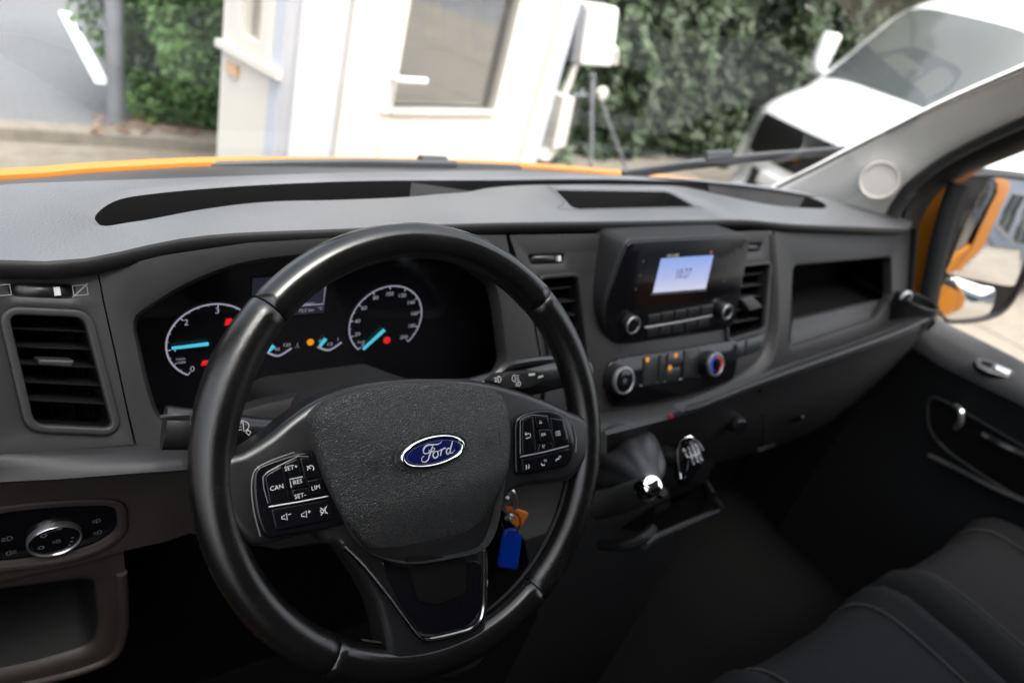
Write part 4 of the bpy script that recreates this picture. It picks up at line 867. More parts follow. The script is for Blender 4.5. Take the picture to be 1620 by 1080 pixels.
# low pocket by the driver's door
pk = LP.uvs([(-120, 942), (0, 922), (120, 896), (196, 874), (202, 930), (200, 1000), (180, 1045), (120, 1072), (40, 1092), (-120, 1130)])
pho = rnd(ccw(LP.uvs([(-110, 960), (150, 925), (158, 1000), (150, 1035), (60, 1062), (-110, 1100)])), .02)
LP2 = Plane(LP.p(0, 0, -.004), LP.N)
mb = MB(); mb.holed(LP2, pk, [pho], -.03, .0, .012); obj('door_pocket_panel', mb, M['lower'], dt, 50)
mb = MB(); mb.loops([[LP2.p(u, v, -.01) for u, v in pho], [LP2.p(u, v, -.09) for u, v in offset(pho, -.006)]], False, True); obj('pocket', mb, M['dark'], dt, 50)
mb = MB(); mb.tube(crv([LP2.at(*q, .0) for q in ((192, 905), (195, 950), (194, 1000), (178, 1037), (120, 1062), (20, 1086))], 5), .0055, 8); obj('pocket_rim', mb, M['lower'], dt, 60)
# dark board added behind it all and the footwells to stop light leaking
mb = MB(); ec = [(.245, 1.44), (.17, 1.285), (.125, 1.30), (.11, 1.28), (.15, 1.10), (.34, 1.0), (.42, 1.38)]; mb.loops([[V((x, y, z)) for y, z in ec] for x in (.888, .896)], True, True); obj('end_cap', mb, M['dark'], dt, 0)
mb = MB(); mb.box((-.92, .33, .6), (.93, .36, 1.40)); obj('back_board', mb, M['black'], dt, 0)
mb = MB(); mb.loops([[V((x, .30, 1.40)) for x in (-.92, .93)], [V((x, .34, 1.1)) for x in (-.92, .93)]], cyc=False); obj('inner_board', mb, M['black'], dt, 0)

# radio --------------------------------------------------------------------
RT = R(10); RP = Plane((0, .200, 1.42), (0, -math.cos(RT), math.sin(RT)))
ro_px = [(1010, 377), (1100, 373), (1172, 371), (1184, 376), (1186, 392), (1174, 460), (1164, 505), (1148, 522), (1060, 536), (985, 546), (968, 536), (956, 515), (956, 480), (972, 430), (986, 392), (994, 381)]
rd_o = ccw([tuple(q) for q in crv(RP.uvs(ro_px), 3, True)])
mb = MB(); mb.slab(RP, rd_o, -.06, .0, .006); rdo = obj('radio', mb, M['dark'], dt, 50)
mb = MB(); q = offset(rd_o, -.005); mb.slab(RP, q, -.004, .0012, .001); obj('front_glass', mb, M['gloss'], rdo, 50)
S1 = Plane(RP.p(0, 0, .0016), RP.N)
sx0, sy0 = S1.uv(1041, 437); s4 = S1.uvs([(1046, 409), (1128.5, 403.5), (1116, 456.5), (1033, 463)])
def scr_mat():
    m = bpy.data.materials.new('lit_screen'); m.use_nodes = True; t = m.node_tree; b = t.nodes['Principled BSDF']; b.inputs['Base Color'].default_value = (0, 0, 0, 1); b.inputs['Roughness'].default_value = .2
    tc = t.nodes.new('ShaderNodeTexCoord'); sp = t.nodes.new('ShaderNodeSeparateXYZ'); r = t.nodes.new('ShaderNodeValToRGB'); r.color_ramp.elements[0].color = (.70, .72, .90, 1); r.color_ramp.elements[1].color = (.26, .40, .86, 1); e = r.color_ramp.elements.new(.45); e.color = (.46, .53, .88, 1)
    t.links.new(tc.outputs['Generated'], sp.inputs[0]); t.links.new(sp.outputs['Z'], r.inputs[0]); t.links.new(r.outputs[0], b.inputs['Emission Color']); b.inputs['Emission Strength'].default_value = EMK; return m
mb = MB(); mb.slab(S1, s4, -.0005, .0006, 0); scn = obj('screen', mb, scr_mat(), rdo, 0)
mb = MB(); c = S1.uv(1080, 433); mb.text(S1, c, '10:27', .0215, .0009, sx=.74, bold=.006); obj('clock_digits', mb, mat('screen_ink', (.05, .05, .08), .5), rdo, 0)
mb = MB(); mb.text(S1, S1.uv(1064, 404.5), '10-01-2000', .0075, .0004, sx=.75); obj('date_digits', mb, mat('warm_glow', (0, 0, 0), emit=(.8, .7, .62), es=EMK * .8), rdo, 0)
mb = MB(); mb.lathe(S1, S1.uv(1125, 399), [(.0025, 0), (.0025, .0004), (.001, .0004)], 10); obj('status_icon', mb, mat('dim_orange', (0, 0, 0), emit=(.6, .16, .07), es=EMK * .7), rdo, 0)
mb = MB(); a = S1.uvs([(1029, 466), (1118, 459)]); mb.ribbon(S1, a, .0012, .0004); obj('screen_edge', mb, M['dimprint'], rdo, 0)
for q in ((1018, 413), (1012, 435), (1006, 457), (1156, 402), (1151, 423), (1146, 444)):
    c = S1.uv(*q); mb = MB(); mb.ribbon(S1, [(c[0] - .0018, c[1] - .002), (c[0], c[1] + .002), (c[0] + .0018, c[1] - .002)], .0008, .0004); obj('button_symbol', mb, M['dimprint'], rdo, 0)
def knob(pl, px, rp, h, par, face='gloss', sym=None):
    c = pl.uv(*px, h); r = rp; mb = MB(); mb.lathe(pl, c, [(r * 1.08, -.004), (r * 1.06, h * .7), (r, h * .92), (r * .95, h), (r * .84, h), (r * .8, h - .002)], 40); o = obj('knob', mb, M['silver'], par, 50)
    return c, r
def knob2(pl, px, r, h, par, sym=None):
    c = pl.uv(*px, h); mb = MB(); mb.lathe(pl, c, [(r * 1.06, -.01), (r * 1.03, h * .8)], 40); mb.lathe(pl, c, [(r * 1.03, h * .8), (r * 1.02, h * .82)], 40); 
    mb = MB(); L = [(r * 1.06, -.01), (r * 1.0, h * .78), (r * .9, h * .8)]; mb.lathe(pl, c, L, 40); obj('knob_body', mb, M['satin'], par, 50)
    mb = MB(); L = [(r * 1.0, h * .7), (r * 1.0, h * .93), (r * .97, h), (r * .86, h), (r * .82, h - .0015)]; mb.lathe(pl, c, L, 40); obj('knob_ring', mb, M['silver'], par, 50)
    mb = MB(); L = [(r * .84, h * .5), (r * .84, h - .001), (r * .8, h - .0006), (r * .3, h - .0008)]; mb.lathe(pl, c, L, 40); obj('knob_face', mb, M['gloss'], par, 50)
    return c
knob2(RP, (1003, 515), .0135, .014, rdo); knob2(RP, (1152, 494), .0128, .014, rdo)
# key rows of the radio
for row, (ya, yb, x0, x1, dx) in enumerate(((498, 480, 1024, 1128, 0), (519, 500, 1022, 1122, 0))):
    for k in range(5):
        a0, a1 = k / 5, (k + .93) / 5
        pa = lambda t, d: (x0 + (x1 - x0) * t, ya + (yb - ya) * t + d)
        mb = MB(); mb.slab(RP, rnd(ccw(RP.uvs([pa(a0, 0), pa(a1, 0), pa(a1, 15), pa(a0, 15)])), .0015), -.002, .0026, .0008); kb = obj('key', mb, M['satin'], rdo, 50)
        cc = RP.uv(*pa((a0 + a1) / 2, 7.5), .003); mb = MB(); mb.text(RP, cc, ('<', '>', '/', 'i', '~', '-', '+', '=', '^', 'x')[k + 5 * row], .006, .0029); obj('key_symbol', mb, M['dimprint'], rdo, 0)
mb = MB(); mb.tube([RP.at(*q, .003) for q in ((1020, 518), (1070, 510), (1126, 499))], .0009, 6); obj('key_trim', mb, M['silver'], rdo)
# climate panel -----------------------------------------------------------
cp_px = [(958, 612), (958, 585), (975, 567), (1060, 553), (1150, 538), (1163, 545), (1160, 590), (1140, 606), (1060, 628), (985, 640), (964, 634)]
cpo = ccw([tuple(q) for q in crv(F.uvs(cp_px), 3, True)]); mb = MB(); mb.slab(F, cpo, -.006, .005, .003); clp = obj('climate_panel', mb, M['gloss'], dt, 50)
k1 = knob2(F, (989, 602), .0205, .024, clp); k2 = knob2(F, (1134, 576), .0195, .024, clp)
mb = MB(); mb.ribbon(F, circ(k2, .0125, n=20, a0=100, a1=235), .0032, .0238); obj('cold_scale', mb, M['bluep'], clp, 0)
mb = MB(); mb.ribbon(F, circ(k2, .0125, n=20, a0=-55, a1=80), .0032, .0238); obj('hot_scale', mb, M['redp'], clp, 0)
mb = MB(); mb.slab(F, [(k2[0] - .003, k2[1] - .0105), (k2[0] + .003, k2[1] - .0105), (k2[0] + .003, k2[1] + .0105), (k2[0] - .003, k2[1] + .0105)], .02, .027, .001); obj('knob_grip', mb, M['gloss'], clp, 50)
mb = MB()
for a in range(6): mb.ribbon(F, [(k1[0] + .0012 * math.cos(R(a * 60)), k1[1] + .0012 * math.sin(R(a * 60))), (k1[0] + .0038 * math.cos(R(a * 60)), k1[1] + .0038 * math.sin(R(a * 60)))], .0014, .0238)
obj('fan_symbol', mb, M['dimprint'], clp, 0)
for px in ([(1014, 565), (1036, 561), (1034, 606), (1011, 610)], [(1039, 560), (1049, 558.5), (1046, 603), (1036, 605)], [(1052, 558), (1074, 554), (1071, 578), (1049, 582)], [(1049, 583), (1071, 579), (1069, 601), (1047, 605)], [(1078, 553), (1102, 549), (1099, 594), (1075, 599)]):
    mb = MB(); mb.slab(F, rnd(ccw(F.uvs(px)), .0025), .003, .0072, .001); obj('key', mb, M['satin'], clp, 50)
for q in ((1024.5, 569), (1069.5, 562), (1060, 581.5)):
    c = F.uv(*q, .0075); mb = MB(); mb.lathe(F, c, [(.0040, .0068), (.0040, .0076), (.002, .0082), (.0005, .0083)], 14); obj('indicator_lamp', mb, M['amber'], clp, 50)
for q, s_ in (((1024, 577), '-'), ((1025, 594), '*'), ((1052, 572), 'v'), ((1068, 570), '/'), ((1060, 588), 'A/C'), ((1092, 563), '#'), ((1089, 583), '~')):
    c = F.uv(*q, .0076); mb = MB(); mb.text(F, c, s_, .0062, .0077); obj('key_symbol', mb, M['dimprint'], clp, 0)
mb = MB(); mb.tube([F.at(*q, .0055) for q in ((1012, 610), (1060, 602.5), (1106, 594))], .0008, 6); obj('panel_trim', mb, M['silver'], clp)

# ------------------------------------------------------------------ steering column
WT = R(34.73); HUB = V((-.4415, .0017, 1.3525)); W = Plane(HUB, (0, -math.cos(WT), math.sin(WT)))
ct = thing('steering_column', 'dark column shroud behind the steering wheel with the ignition lock', 'steering column', tuple(HUB - W.N * .1))
def colsec(w_, hw, up, dn): return [W.p(u, v, w_) for u, v in rnd([(-hw, -dn), (hw, -dn), (hw * .96, up), (-hw * .96, up)], .025, 5)]
mb = MB(); mb.loops([colsec(*a) for a in ((-.050, .062, .040, .075), (-.055, .070, .046, .082), (-.12, .075, .050, .088), (-.20, .080, .06, .09), (-.30, .085, .075, .10))], True, False); obj('shroud', mb, M['fascia'], ct, 50)
ig = W.uv(806, 780, -.115); Pi = Plane(W.p(.072, -.045, -.10), (.80, -.6, .05)); mb = MB(); mb.lathe(Pi, (0, 0), [(.019, -.03), (.019, .008), (.016, .011), (.012, .011)], 28); obj('ignition_lock', mb, M['satin'], ct, 50)
# stalks
def stalk(label, path, rr, parts):
    t = thing('control_stalk', label, 'stalk', tuple(W.at(*path[0][:2], path[0][2])))
    P = crv([W.at(x, y, w_) for x, y, w_ in path], 5); rad = [q.x for q in res([V((r, 0, 0)) for r in rr], len(P))]
    mb = MB(); mb.tube(P, [r for r in rad], 14, flat=.72, up=W.N); obj('lever', mb, M['satin'], t, 60); return t
SR = stalk('wiper stalk right of the steering column with white wiper symbols', [(690, 640, -.075), (780, 615, -.062), (835, 602, -.055), (888, 592, -.05), (930, 590, -.048)], [.017, .017, .0185, .0165, .014], 0)
mb = MB(); mb.tube(crv([W.at(*q) for q in ((772, 606, -.048), (797, 583, -.048), (826, 574, -.05), (876, 570, -.052), (892, 588, -.05))], 5), .005, 8); obj('stalk_edge', mb, M['satin'], SR)
Sp = Plane(W.p(0, 0, -.030), W.N + V((0, -.1, 0.0))); mb = MB(); mb.slab(Sp, rnd(ccw(Sp.uvs([(782, 604), (800, 590), (852, 586), (860, 604), (838, 615), (800, 616)])), .004), -.02, .0, .002); obj('stalk_face', mb, M['dark'], SR, 50)
mb = MB(); lampsym(Sp, (788, 600), .0032, .0004, 1); lampsym(Sp, (815, 598), .0036, .0004, -1); lampsym(Sp, (820, 607), .0026, .0004, 1); a = Sp.uvs([(836, 592.5), (846, 591.5)]); mb.ribbon(Sp, a, .0024, .0004); a = Sp.uvs([(851, 597), (859, 594)]); mb.ribbon(Sp, a, .0022, .0004); obj('stalk_symbols', mb, M['print'], SR, 0)
SL = stalk('indicator stalk left of the steering column with a lamp symbol', [(560, 690, -.08), (450, 690, -.065), (380, 685, -.055), (310, 679, -.05), (259, 676, -.05)], [.017, .016, .015, .0165, .0175], 0)
Sq = Plane(W.p(0, 0, -.036), W.N); mb = MB(); lampsym(Sq, (385, 674), .0040, .0, 1); a = Sq.uvs([(389, 684), (394, 688), (397, 683), (392, 680), (389, 684)]); mb.ribbon(Sq, a, .0008, .0); a = Sq.uvs([(384, 667), (380, 664)]); mb.ribbon(Sq, a, [.004, .0005], .0); obj('stalk_symbols', mb, M['print'], SL, 0)
mb = MB(); mb.tube(crv([W.at(*q) for q in ((254, 660, -.040), (275, 657, -.036), (300, 656, -.036))], 4), .002, 6); obj('stalk_edge', mb, M['fascia'], SL)

# ------------------------------------------------------------------ steering wheel
st = thing('steering_wheel', 'black leather steering wheel with an oval blue badge and switch pads', 'steering wheel', tuple(HUB))
RW = .185
def wang(px, py): u, v = W.uv(px, py); return math.degrees(math.atan2(v, u)) % 360
sa = [wang(857, 468), wang(413, 478), wang(520, 1040), wang(850, 940)]     # seams: upper right, upper left, lower left, lower right
def rimsec(a, sc=1., edge=0):
    th = R(a); er = V((math.cos(th), math.sin(th))); 
    # the leather is fuller at ten-to-two and where the spokes meet
    k = 1 + .10 * math.exp(-((a - 28) / 15) ** 2) + .10 * math.exp(-((a - 152) / 15) ** 2) + .10 * math.exp(-((a - 265) / 30) ** 2) * .5
    out = []
    for j in range(20):
        t = j / 20 * 2 * math.pi; rx = .0149 * k * sc; rz = .0172 * k * sc
        c_, s_ = math.cos(t), math.sin(t); x = rx * math.copysign(abs(c_) ** .92, c_); z = rz * math.copysign(abs(s_) ** .92, s_)
        if c_ < 0: x *= 1.12
        rr = RW + x; out.append(W.p(rr * er.x, rr * er.y, z - .004))
    return out
def rim_arc(a0, a1, m, name='rim_section', lab=None):
    if a1 < a0: a1 += 360
    n = max(8, int((a1 - a0) / 2.5)); L = []
    e = .32
    L += [rimsec(a0 + .05, .90), rimsec(a0 + e * .4, .96), rimsec(a0 + e, 1)]
    L += [rimsec(a0 + e + (a1 - a0 - 2 * e) * i / n) for i in range(1, n)]
    L += [rimsec(a1 - e, 1), rimsec(a1 - e * .4, .96), rimsec(a1 - .05, .90)]
    mb = MB(); mb.loops(L, True, True); return obj(name, mb, M[m], st, 60, label=lab)
rim_arc(sa[0], sa[1], 'leather', lab='smooth upper rim section'); rim_arc(sa[1], sa[2], 'grain', lab='grained left rim section'); rim_arc(sa[2], sa[3], 'leather', lab='smooth lower rim section'); rim_arc(sa[3], sa[0], 'grain', lab='grained right rim section')
mb = MB(); mb.tube([W.p(RW * math.cos(R(a)), RW * math.sin(R(a)), -.004) for a in range(0, 360, 4)], .0142, 12, closed=True); obj('rim_core', mb, M['black'], st)
# stitching on the inside of the rim
mb = MB()
for i in range(300):
    a = sa[2] + 8 + ((sa[3] - sa[2]) % 360 + 50) * i / 300; th = R(a); r = RW - .0185; 
    for dz, da in ((-.0035, .2), (.0, -.2)):
        mb.tube([W.p(r * math.cos(th), r * math.sin(th), -.006), W.p((r + .0004) * math.cos(R(a + .28)), (r + .0004) * math.sin(R(a + .28)), -.0025)], .0005, 4)
        break
obj('stitching', mb, mat('thread', (.02, .02, .02), .7), st, 0, kind='stuff')
# spoke plate
def wu(l, w_=0.): return W.uvs(l, w_)
plate = [(352, 730), (385, 716), (428, 690), (462, 662), (505, 633), (560, 612), (620, 602), (690, 599), (760, 602), (820, 616), (872, 634), (905, 650), (938, 668), (934, 720), (915, 752), (893, 764), (826, 772), (800, 800), (775, 860), (775, 985), (760, 1060), (640, 1075), (600, 960), (545, 872), (520, 862), (500, 846), (432, 862), (395, 862), (352, 800)]
pw = ccw([tuple(q) for q in crv(wu(plate, .012), 3, True)])
mb = MB(); mb.slab(W, pw, -.022, .010, .007); obj('spoke_plate', mb, M['satin'], st, 60)
# airbag cover
ab = [(502, 656), (530, 634), (580, 616), (640, 607), (700, 604), (750, 608), (788, 616), (806, 632), (814, 660), (816, 700), (812, 745), (806, 790), (796, 840), (776, 872), (730, 886), (660, 896), (606, 884), (575, 858), (548, 812), (525, 764), (508, 710), (499, 675)]
abp = ccw([tuple(q) for q in crv(wu(ab, .030), 3, True)])
vcr = W.uv(640, 782, .03)[1]
def creased(u, v):
    d = v - vcr; return -min(.020, .42 * max(0, -d - .004)) if d < 0 else 0
mb = MB(); mb.dome(W, abp, -.005, .026, .012, creased, edge=.006); obj('airbag_cover', mb, M['pad_skin'], st, 60)
# horn marks and lettering pressed into the cover
BW = .0372
PB = Plane(W.p(0, 0, BW), W.N)
def horn(px, f):
    c = PB.uv(*px); s_ = .0085; mb = MB(); pts = [(c[0] - f * s_, c[1] - s_ * .25), (c[0] - f * s_, c[1] + s_ * .25), (c[0] - f * .2 * s_, c[1] + s_ * .25), (c[0] + f * .7 * s_, c[1] + s_ * .7), (c[0] + f * .7 * s_, c[1] - s_ * .7), (c[0] - f * .2 * s_, c[1] - s_ * .25), (c[0] - f * s_, c[1] - s_ * .25)]
    mb.tube([PB.p(*q, -.0006) for q in pts], .00055, 6); obj('horn_mark', mb, M['pad_skin'], st, 60)
horn((586, 735), -1); horn((783, 695), 1)
mb = MB(); c = W.uv(706, 846, .013); mb.text(W, c, 'AIRBAG', .0105, .0175, ang=-.02); obj('airbag_lettering', mb, mat('dark_emboss', (.008, .008, .008), .35), st, 0)
# badge
bc = PB.uv(687, 714.5, .003); bx_, by_ = PB.uv(742, 702, .003), PB.uv(688, 742.5, .003)
ba = .0305; bb = .0132
mb = MB(); mb.lathe(PB, bc, [(1.18, -.006), (1.16, .0008), (1.10, .0012), (1.04, -.001), (1.0, -.002)], 64, ba, bb); obj('badge_recess', mb, M['pad_skin'], st, 60)
def oval(prof, m, name, par=None, sm=50):
    mb = MB(); L = [[PB.p(bc[0] + (ba + r) * math.cos(2 * math.pi * k / 72), bc[1] + (bb + r) * math.sin(2 * math.pi * k / 72), w_) for k in range(72)] for r, w_ in prof]; mb.loops(L, False, True); return obj(name, mb, M[m], par or st, sm)
bdg = oval([(0, -.003), (0, .0022), (-.0008, .0032), (-.0022, .0036), (-.0032, .0030), (-.0036, .0022)], 'chrome', 'badge')
oval([(-.0034, .001), (-.0034, .0027), (-.004, .0029), (-.008, .0033)], 'blue', 'badge_oval', bdg)
mb = MB(); rg = [(bc[0] + (ba - .0052) * math.cos(2 * math.pi * k / 72), bc[1] + (bb - .0046) * math.sin(2 * math.pi * k / 72)) for k in range(73)]; mb.ribbon(PB, rg, .00042, .00335); obj('badge_line', mb, M['silver'], bdg, 0)
# the script lettering, drawn stroke by stroke in units of the oval (x -1..1, y -1..1)
SC = [
 ([(-.505, .30), (-.47, .20), (-.40, .17), (-.33, .25), (-.35, .42), (-.44, .50), (-.53, .42), (-.56, .22), (-.50, .02), (-.38, -.02), (-.31, .04)][:8] + [], None),
]
strokes = [
 # F: top flag
 ([(-.45, .02), (-.54, .08), (-.57, .30), (-.49, .56), (-.33, .68), (-.12, .63), (.10, .57), (.24, .62), (.33, .78)], [.06, .09, .10, .10, .12, .13, .14, .12, .04]),
 ([(-.45, .02), (-.36, .04), (-.30, .16), (-.33, .30)], [.06, .09, .09, .05]),
 # F: stem and foot
 ([(-.10, .60), (-.17, .36), (-.24, .10), (-.31, -.18), (-.38, -.44), (-.49, -.60), (-.62, -.60), (-.69, -.44), (-.66, -.22), (-.56, -.14)], [.10, .12, .13, .13, .13, .12, .12, .12, .09, .05]),
 ([(-.38, .02), (-.22, .05), (-.08, .14), (-.05, .30), (-.13, .33)], [.05, .08, .08, .07, .05]),
 # o
 ([(-.02, .02), (-.11, -.04), (-.16, -.24), (-.12, -.44), (-.02, -.48), (.07, -.34), (.08, -.12), (.02, .02), (-.04, .02)], [.10, .11, .12, .12, .11, .12, .11, .09, .08]),
 ([(.06, -.02), (.16, .02), (.24, .10)], [.06, .06, .07]),
 # r
 ([(.27, .12), (.23, -.12), (.18, -.42)], [.10, .12, .11]),
 ([(.21, -.18), (.28, .0), (.36, .12), (.43, .14), (.46, .06)], [.06, .09, .10, .11, .07]),
 # d
 ([(.66, .02), (.56, .04), (.49, -.10), (.47, -.30), (.53, -.42), (.61, -.34), (.67, -.14)], [.10, .11, .12, .12, .11, .09, .08]),
 ([(.82, .60), (.76, .30), (.69, -.02), (.65, -.30), (.71, -.42), (.80, -.34), (.87, -.18)], [.10, .12, .12, .12, .11, .08, .04]),
]
mb = MB(); kx, ky_ = ba * .70, bb * .80
for i, (pts, wd) in enumerate(strokes):
    P = crv([((x + .07) * kx * .95, y * ky_ * .95) for x, y in pts], 5); wi_ = [q.x for q in res([V((x, 0, 0)) for x in wd], len(P))]
    mb.ribbon(PB, [(bc[0] + q.x, bc[1] + q.y) for q in P], [x * ky_ * 1.05 for x in wi_], .00345 + i * .00002)
obj('badge_lettering', mb, M['script'], bdg, 0)
# switch pads --------------------------------------------------------------
WPd = Plane(W.p(0, 0, .0135), W.N)
def pod(outline, name='switch_pad'):
    o_ = ccw([tuple(q) for q in crv(WPd.uvs(outline), 3, True)]); mb = MB(); mb.slab(WPd, o_, -.012, .0, .003); return obj(name, mb, M['gloss'], st, 60)
def wkey(px, par, h=.0028, r=.0018, m='gloss'):
    mb = MB(); mb.slab(WPd, rnd(ccw(WPd.uvs(px)), r), -.003, h, .0009); return obj('key', mb, M[m], par, 60)
PdL = pod([(400, 760), (404, 742), (420, 732), (470, 716), (498, 714), (516, 730), (530, 764), (543, 800), (548, 822), (540, 832), (500, 840), (450, 848), (424, 852), (410, 830), (402, 795)])
wkey([(417, 752), (446, 735), (456, 789), (426, 799)], PdL, r=.003); wkey([(447, 734), (470, 724), (476, 752), (458, 756)], PdL); wkey([(457, 757), (482, 752), (486, 767), (462, 772)], PdL, .0045)
wkey([(460, 774), (487, 769), (491, 782), (463, 788)], PdL); wkey([(472, 723), (492, 724), (505, 753), (481, 758)], PdL, r=.003); wkey([(483, 760), (506, 755), (516, 780), (494, 783)], PdL)
wkey([(428, 805), (520, 789), (528, 820), (436, 838)], PdL, .0018)
mb = MB(); mb.tube([WPd.at(*q, .0030) for q in ((425, 801.5), (470, 794), (519, 784.5))], .0007, 6); obj('key_trim', mb, M['silver'], PdL)
mb = MB(); mb.tube([WPd.at(*q, .0026) for q in ((424, 796), (417, 770), (416, 754), (422, 747), (444, 735), (472, 721), (488, 722))], .00045, 6); obj('key_edge', mb, M['edge'], PdL)
mb = MB(); hk = .0031
for s_, px, sz in (('CAN', (438, 771), .0048), ('SET+', (460.5, 739.5), .0048), ('LIM', (499.5, 771), .0048), ('SET-', (475, 784), .0048)): mb.text(WPd, WPd.uv(*px, hk), s_, sz, hk)
mb.text(WPd, WPd.uv(471, 762, .005), 'RES', .0046, .0049)
mb.ribbon(WPd, [tuple(q) for q in [WPd.uv(*p, .005) for p in ((461, 771), (458.5, 757.5), (479, 753.5))]], .0006, .0049)
c = WPd.uv(491.5, 741, hk); mb.ribbon(WPd, circ(c, .0024, n=16, a0=-40, a1=200), .0007, hk); mb.ribbon(WPd, [(c[0], c[1]), (c[0] - .0028, c[1] + .0026)], .0007, hk)
for px, k in (((452, 817), 0), ((483, 813), 1), ((513, 807), 2)):
    c = WPd.uv(*px, .002); z = .0022
    mb.ribbon(WPd, [(c[0] - .003, c[1] - .001), (c[0] - .003, c[1] + .001), (c[0] - .0015, c[1] + .001), (c[0] + .0008, c[1] + .0026), (c[0] + .0008, c[1] - .0026), (c[0] - .0015, c[1] - .001), (c[0] - .003, c[1] - .001)], .0006, z)
    if k < 2: mb.ribbon(WPd, [(c[0] + .002, c[1] + .0012), (c[0] + .0042, c[1] + .0012)], .0006, z)
    if k == 1: mb.ribbon(WPd, [(c[0] + .0031, c[1] + .0001), (c[0] + .0031, c[1] + .0023)], .0006, z)
    if k == 2: mb.ribbon(WPd, [(c[0] - .003, c[1] + .003), (c[0] + .0024, c[1] - .003)], .0007, z); mb.ribbon(WPd, [(c[0] + .0024, c[1] + .003), (c[0] - .003, c[1] - .003)], .0007, z)
obj('key_lettering', mb, M['print'], PdL, 0)
PdR = pod([(816, 668), (830, 654), (860, 648), (888, 652), (906, 668), (912, 695), (906, 725), (896, 738), (860, 746), (822, 752), (816, 740), (815, 700)])
wkey([(824, 663), (841, 657), (846, 716), (824, 721)], PdR, r=.003); wkey([(843, 657), (865, 659), (868, 677), (848, 678)], PdR); wkey([(848, 679), (868, 678), (871, 697), (851, 699)], PdR, .0045); wkey([(851, 701), (871, 699), (874, 710), (848, 715)], PdR); wkey([(868, 660), (890, 664), (897, 690), (898, 703), (875, 709)], PdR, r=.003); wkey([(824, 726), (900, 709), (894, 736), (826, 748)], PdR, .0018)
mb = MB(); mb.tube([WPd.at(*q, .0030) for q in ((823, 722.5), (860, 715), (899, 705))], .0007, 6); obj('key_trim', mb, M['silver'], PdR)
mb = MB(); mb.tube([WPd.at(*q, .0026) for q in ((823, 718), (823, 665), (829, 660), (842, 656), (866, 658))], .0004, 6); obj('key_edge', mb, M['edge'], PdR)
mb = MB(); mb.tube([WPd.at(*q, .001) for q in ((896, 655), (907, 672), (912, 695), (911, 715))], .0005, 6); obj('pad_edge', mb, M['edge'], PdR)
mb = MB(); mb.text(WPd, WPd.uv(860, 687, .005), 'OK', .0042, .0049)
for px, f in (((855, 667), 1), ((860, 706), -1)):
    c = WPd.uv(*px, hk); mb.ribbon(WPd, [(c[0] - .0016, c[1] - f * .0012), (c[0] + .0016, c[1] - f * .0012), (c[0], c[1] + f * .0016), (c[0] - .0016, c[1] - f * .0012)], .0006, hk)
c = WPd.uv(835, 689, hk); mb.ribbon(WPd, [(c[0] - .003, c[1] + .002), (c[0] + .0015, c[1] + .002)] + [(c[0] + .0015 + .002 * math.sin(R(a)), c[1] + .002 * math.cos(R(a))) for a in (45, 90, 135, 180)] + [(c[0] - .003, c[1] - .002)], .0007, hk); mb.ribbon(WPd, [(c[0] - .0012, c[1] + .0038), (c[0] - .003, c[1] + .002), (c[0] - .0012, c[1] + .0004)], .0007, hk)
c = WPd.uv(883, 685, hk)
for k in (-1, 0, 1): mb.ribbon(WPd, [(c[0] - .002, c[1] + k * .0018), (c[0] + .003, c[1] + k * .0018)], .0007, hk); mb.ribbon(WPd, [(c[0] - .0034, c[1] + k * .0018), (c[0] - .0027, c[1] + k * .0018)], .0007, hk)
for px, k in (((834, 738), 0), ((860, 733), 1), ((883, 727), 2)):
    c = WPd.uv(*px, .002); z = .0022
    if k == 0:
        for dx in (-.0015, .0015): mb.ribbon(WPd, [(c[0] + dx, c[1] + .002), (c[0] + dx + .0008, c[1]), (c[0] + dx - .0004, c[1] - .002)], .001, z)
    else:
        mb.ribbon(WPd, [(c[0] - .003, c[1] + (.001 if k == 1 else -.0005)), (c[0] - .002, c[1] - (.0012 if k == 1 else -.001)), (c[0] + .0005, c[1] - (.0015 if k == 1 else -.001)), (c[0] + .001, c[1] - (.0005 if k == 1 else .0002))], .0011, z); mb.ribbon(WPd, [(c[0] + .0012, c[1] + .0012), (c[0] + .0012, c[1] + .0036), (c[0] + .0034, c[1] + .0024), (c[0] + .0034, c[1] + .0036), (c[0] + .0034, c[1] + .0012)], .0006, z)
obj('key_lettering', mb, M['print'], PdR, 0)
# bright line along the outer edge of the left pad
mb = MB(); mb.tube(crv([WPd.at(*q, .0008) for q in ((412, 848), (402, 810), (398, 775), (400, 752), (408, 739), (432, 727), (466, 715))], 4), .0006, 6); obj('pad_edge', mb, M['edge'], PdL)
# lower spoke: bright outlined frame with a dark pocket
WS = Plane(W.p(0, 0, .011), W.N)
chl = [(545, 866), (570, 890), (602, 928), (632, 968), (656, 1000), (668, 1010), (684, 1011), (720, 1003), (745, 995), (760, 982), (766, 960), (768, 915), (767, 870)]
mb = MB(); cpts = crv([WS.at(x, y, .002) for x, y in chl], 5); mb.tube(cpts, .0021, 8); obj('spoke_trim', mb, M['chrome'], st)
pk_ = rnd(ccw(WS.uvs([(600, 884), (640, 900), (760, 885), (762, 960), (742, 990), (682, 1005), (664, 996), (630, 950)])), .008)
mb = MB(); mb.slab(WS, pk_, -.01, .0012, .001); obj('spoke_inlay', mb, M['gloss'], st, 50)
wp2 = rnd(ccw(WS.uvs([(640, 880), (735, 880), (735, 938), (690, 955), (660, 950)])), .006); mb = MB(); mb.slab(WS, wp2, -.002, .003, .001); obj('spoke_boss', mb, M['black'], st, 50)

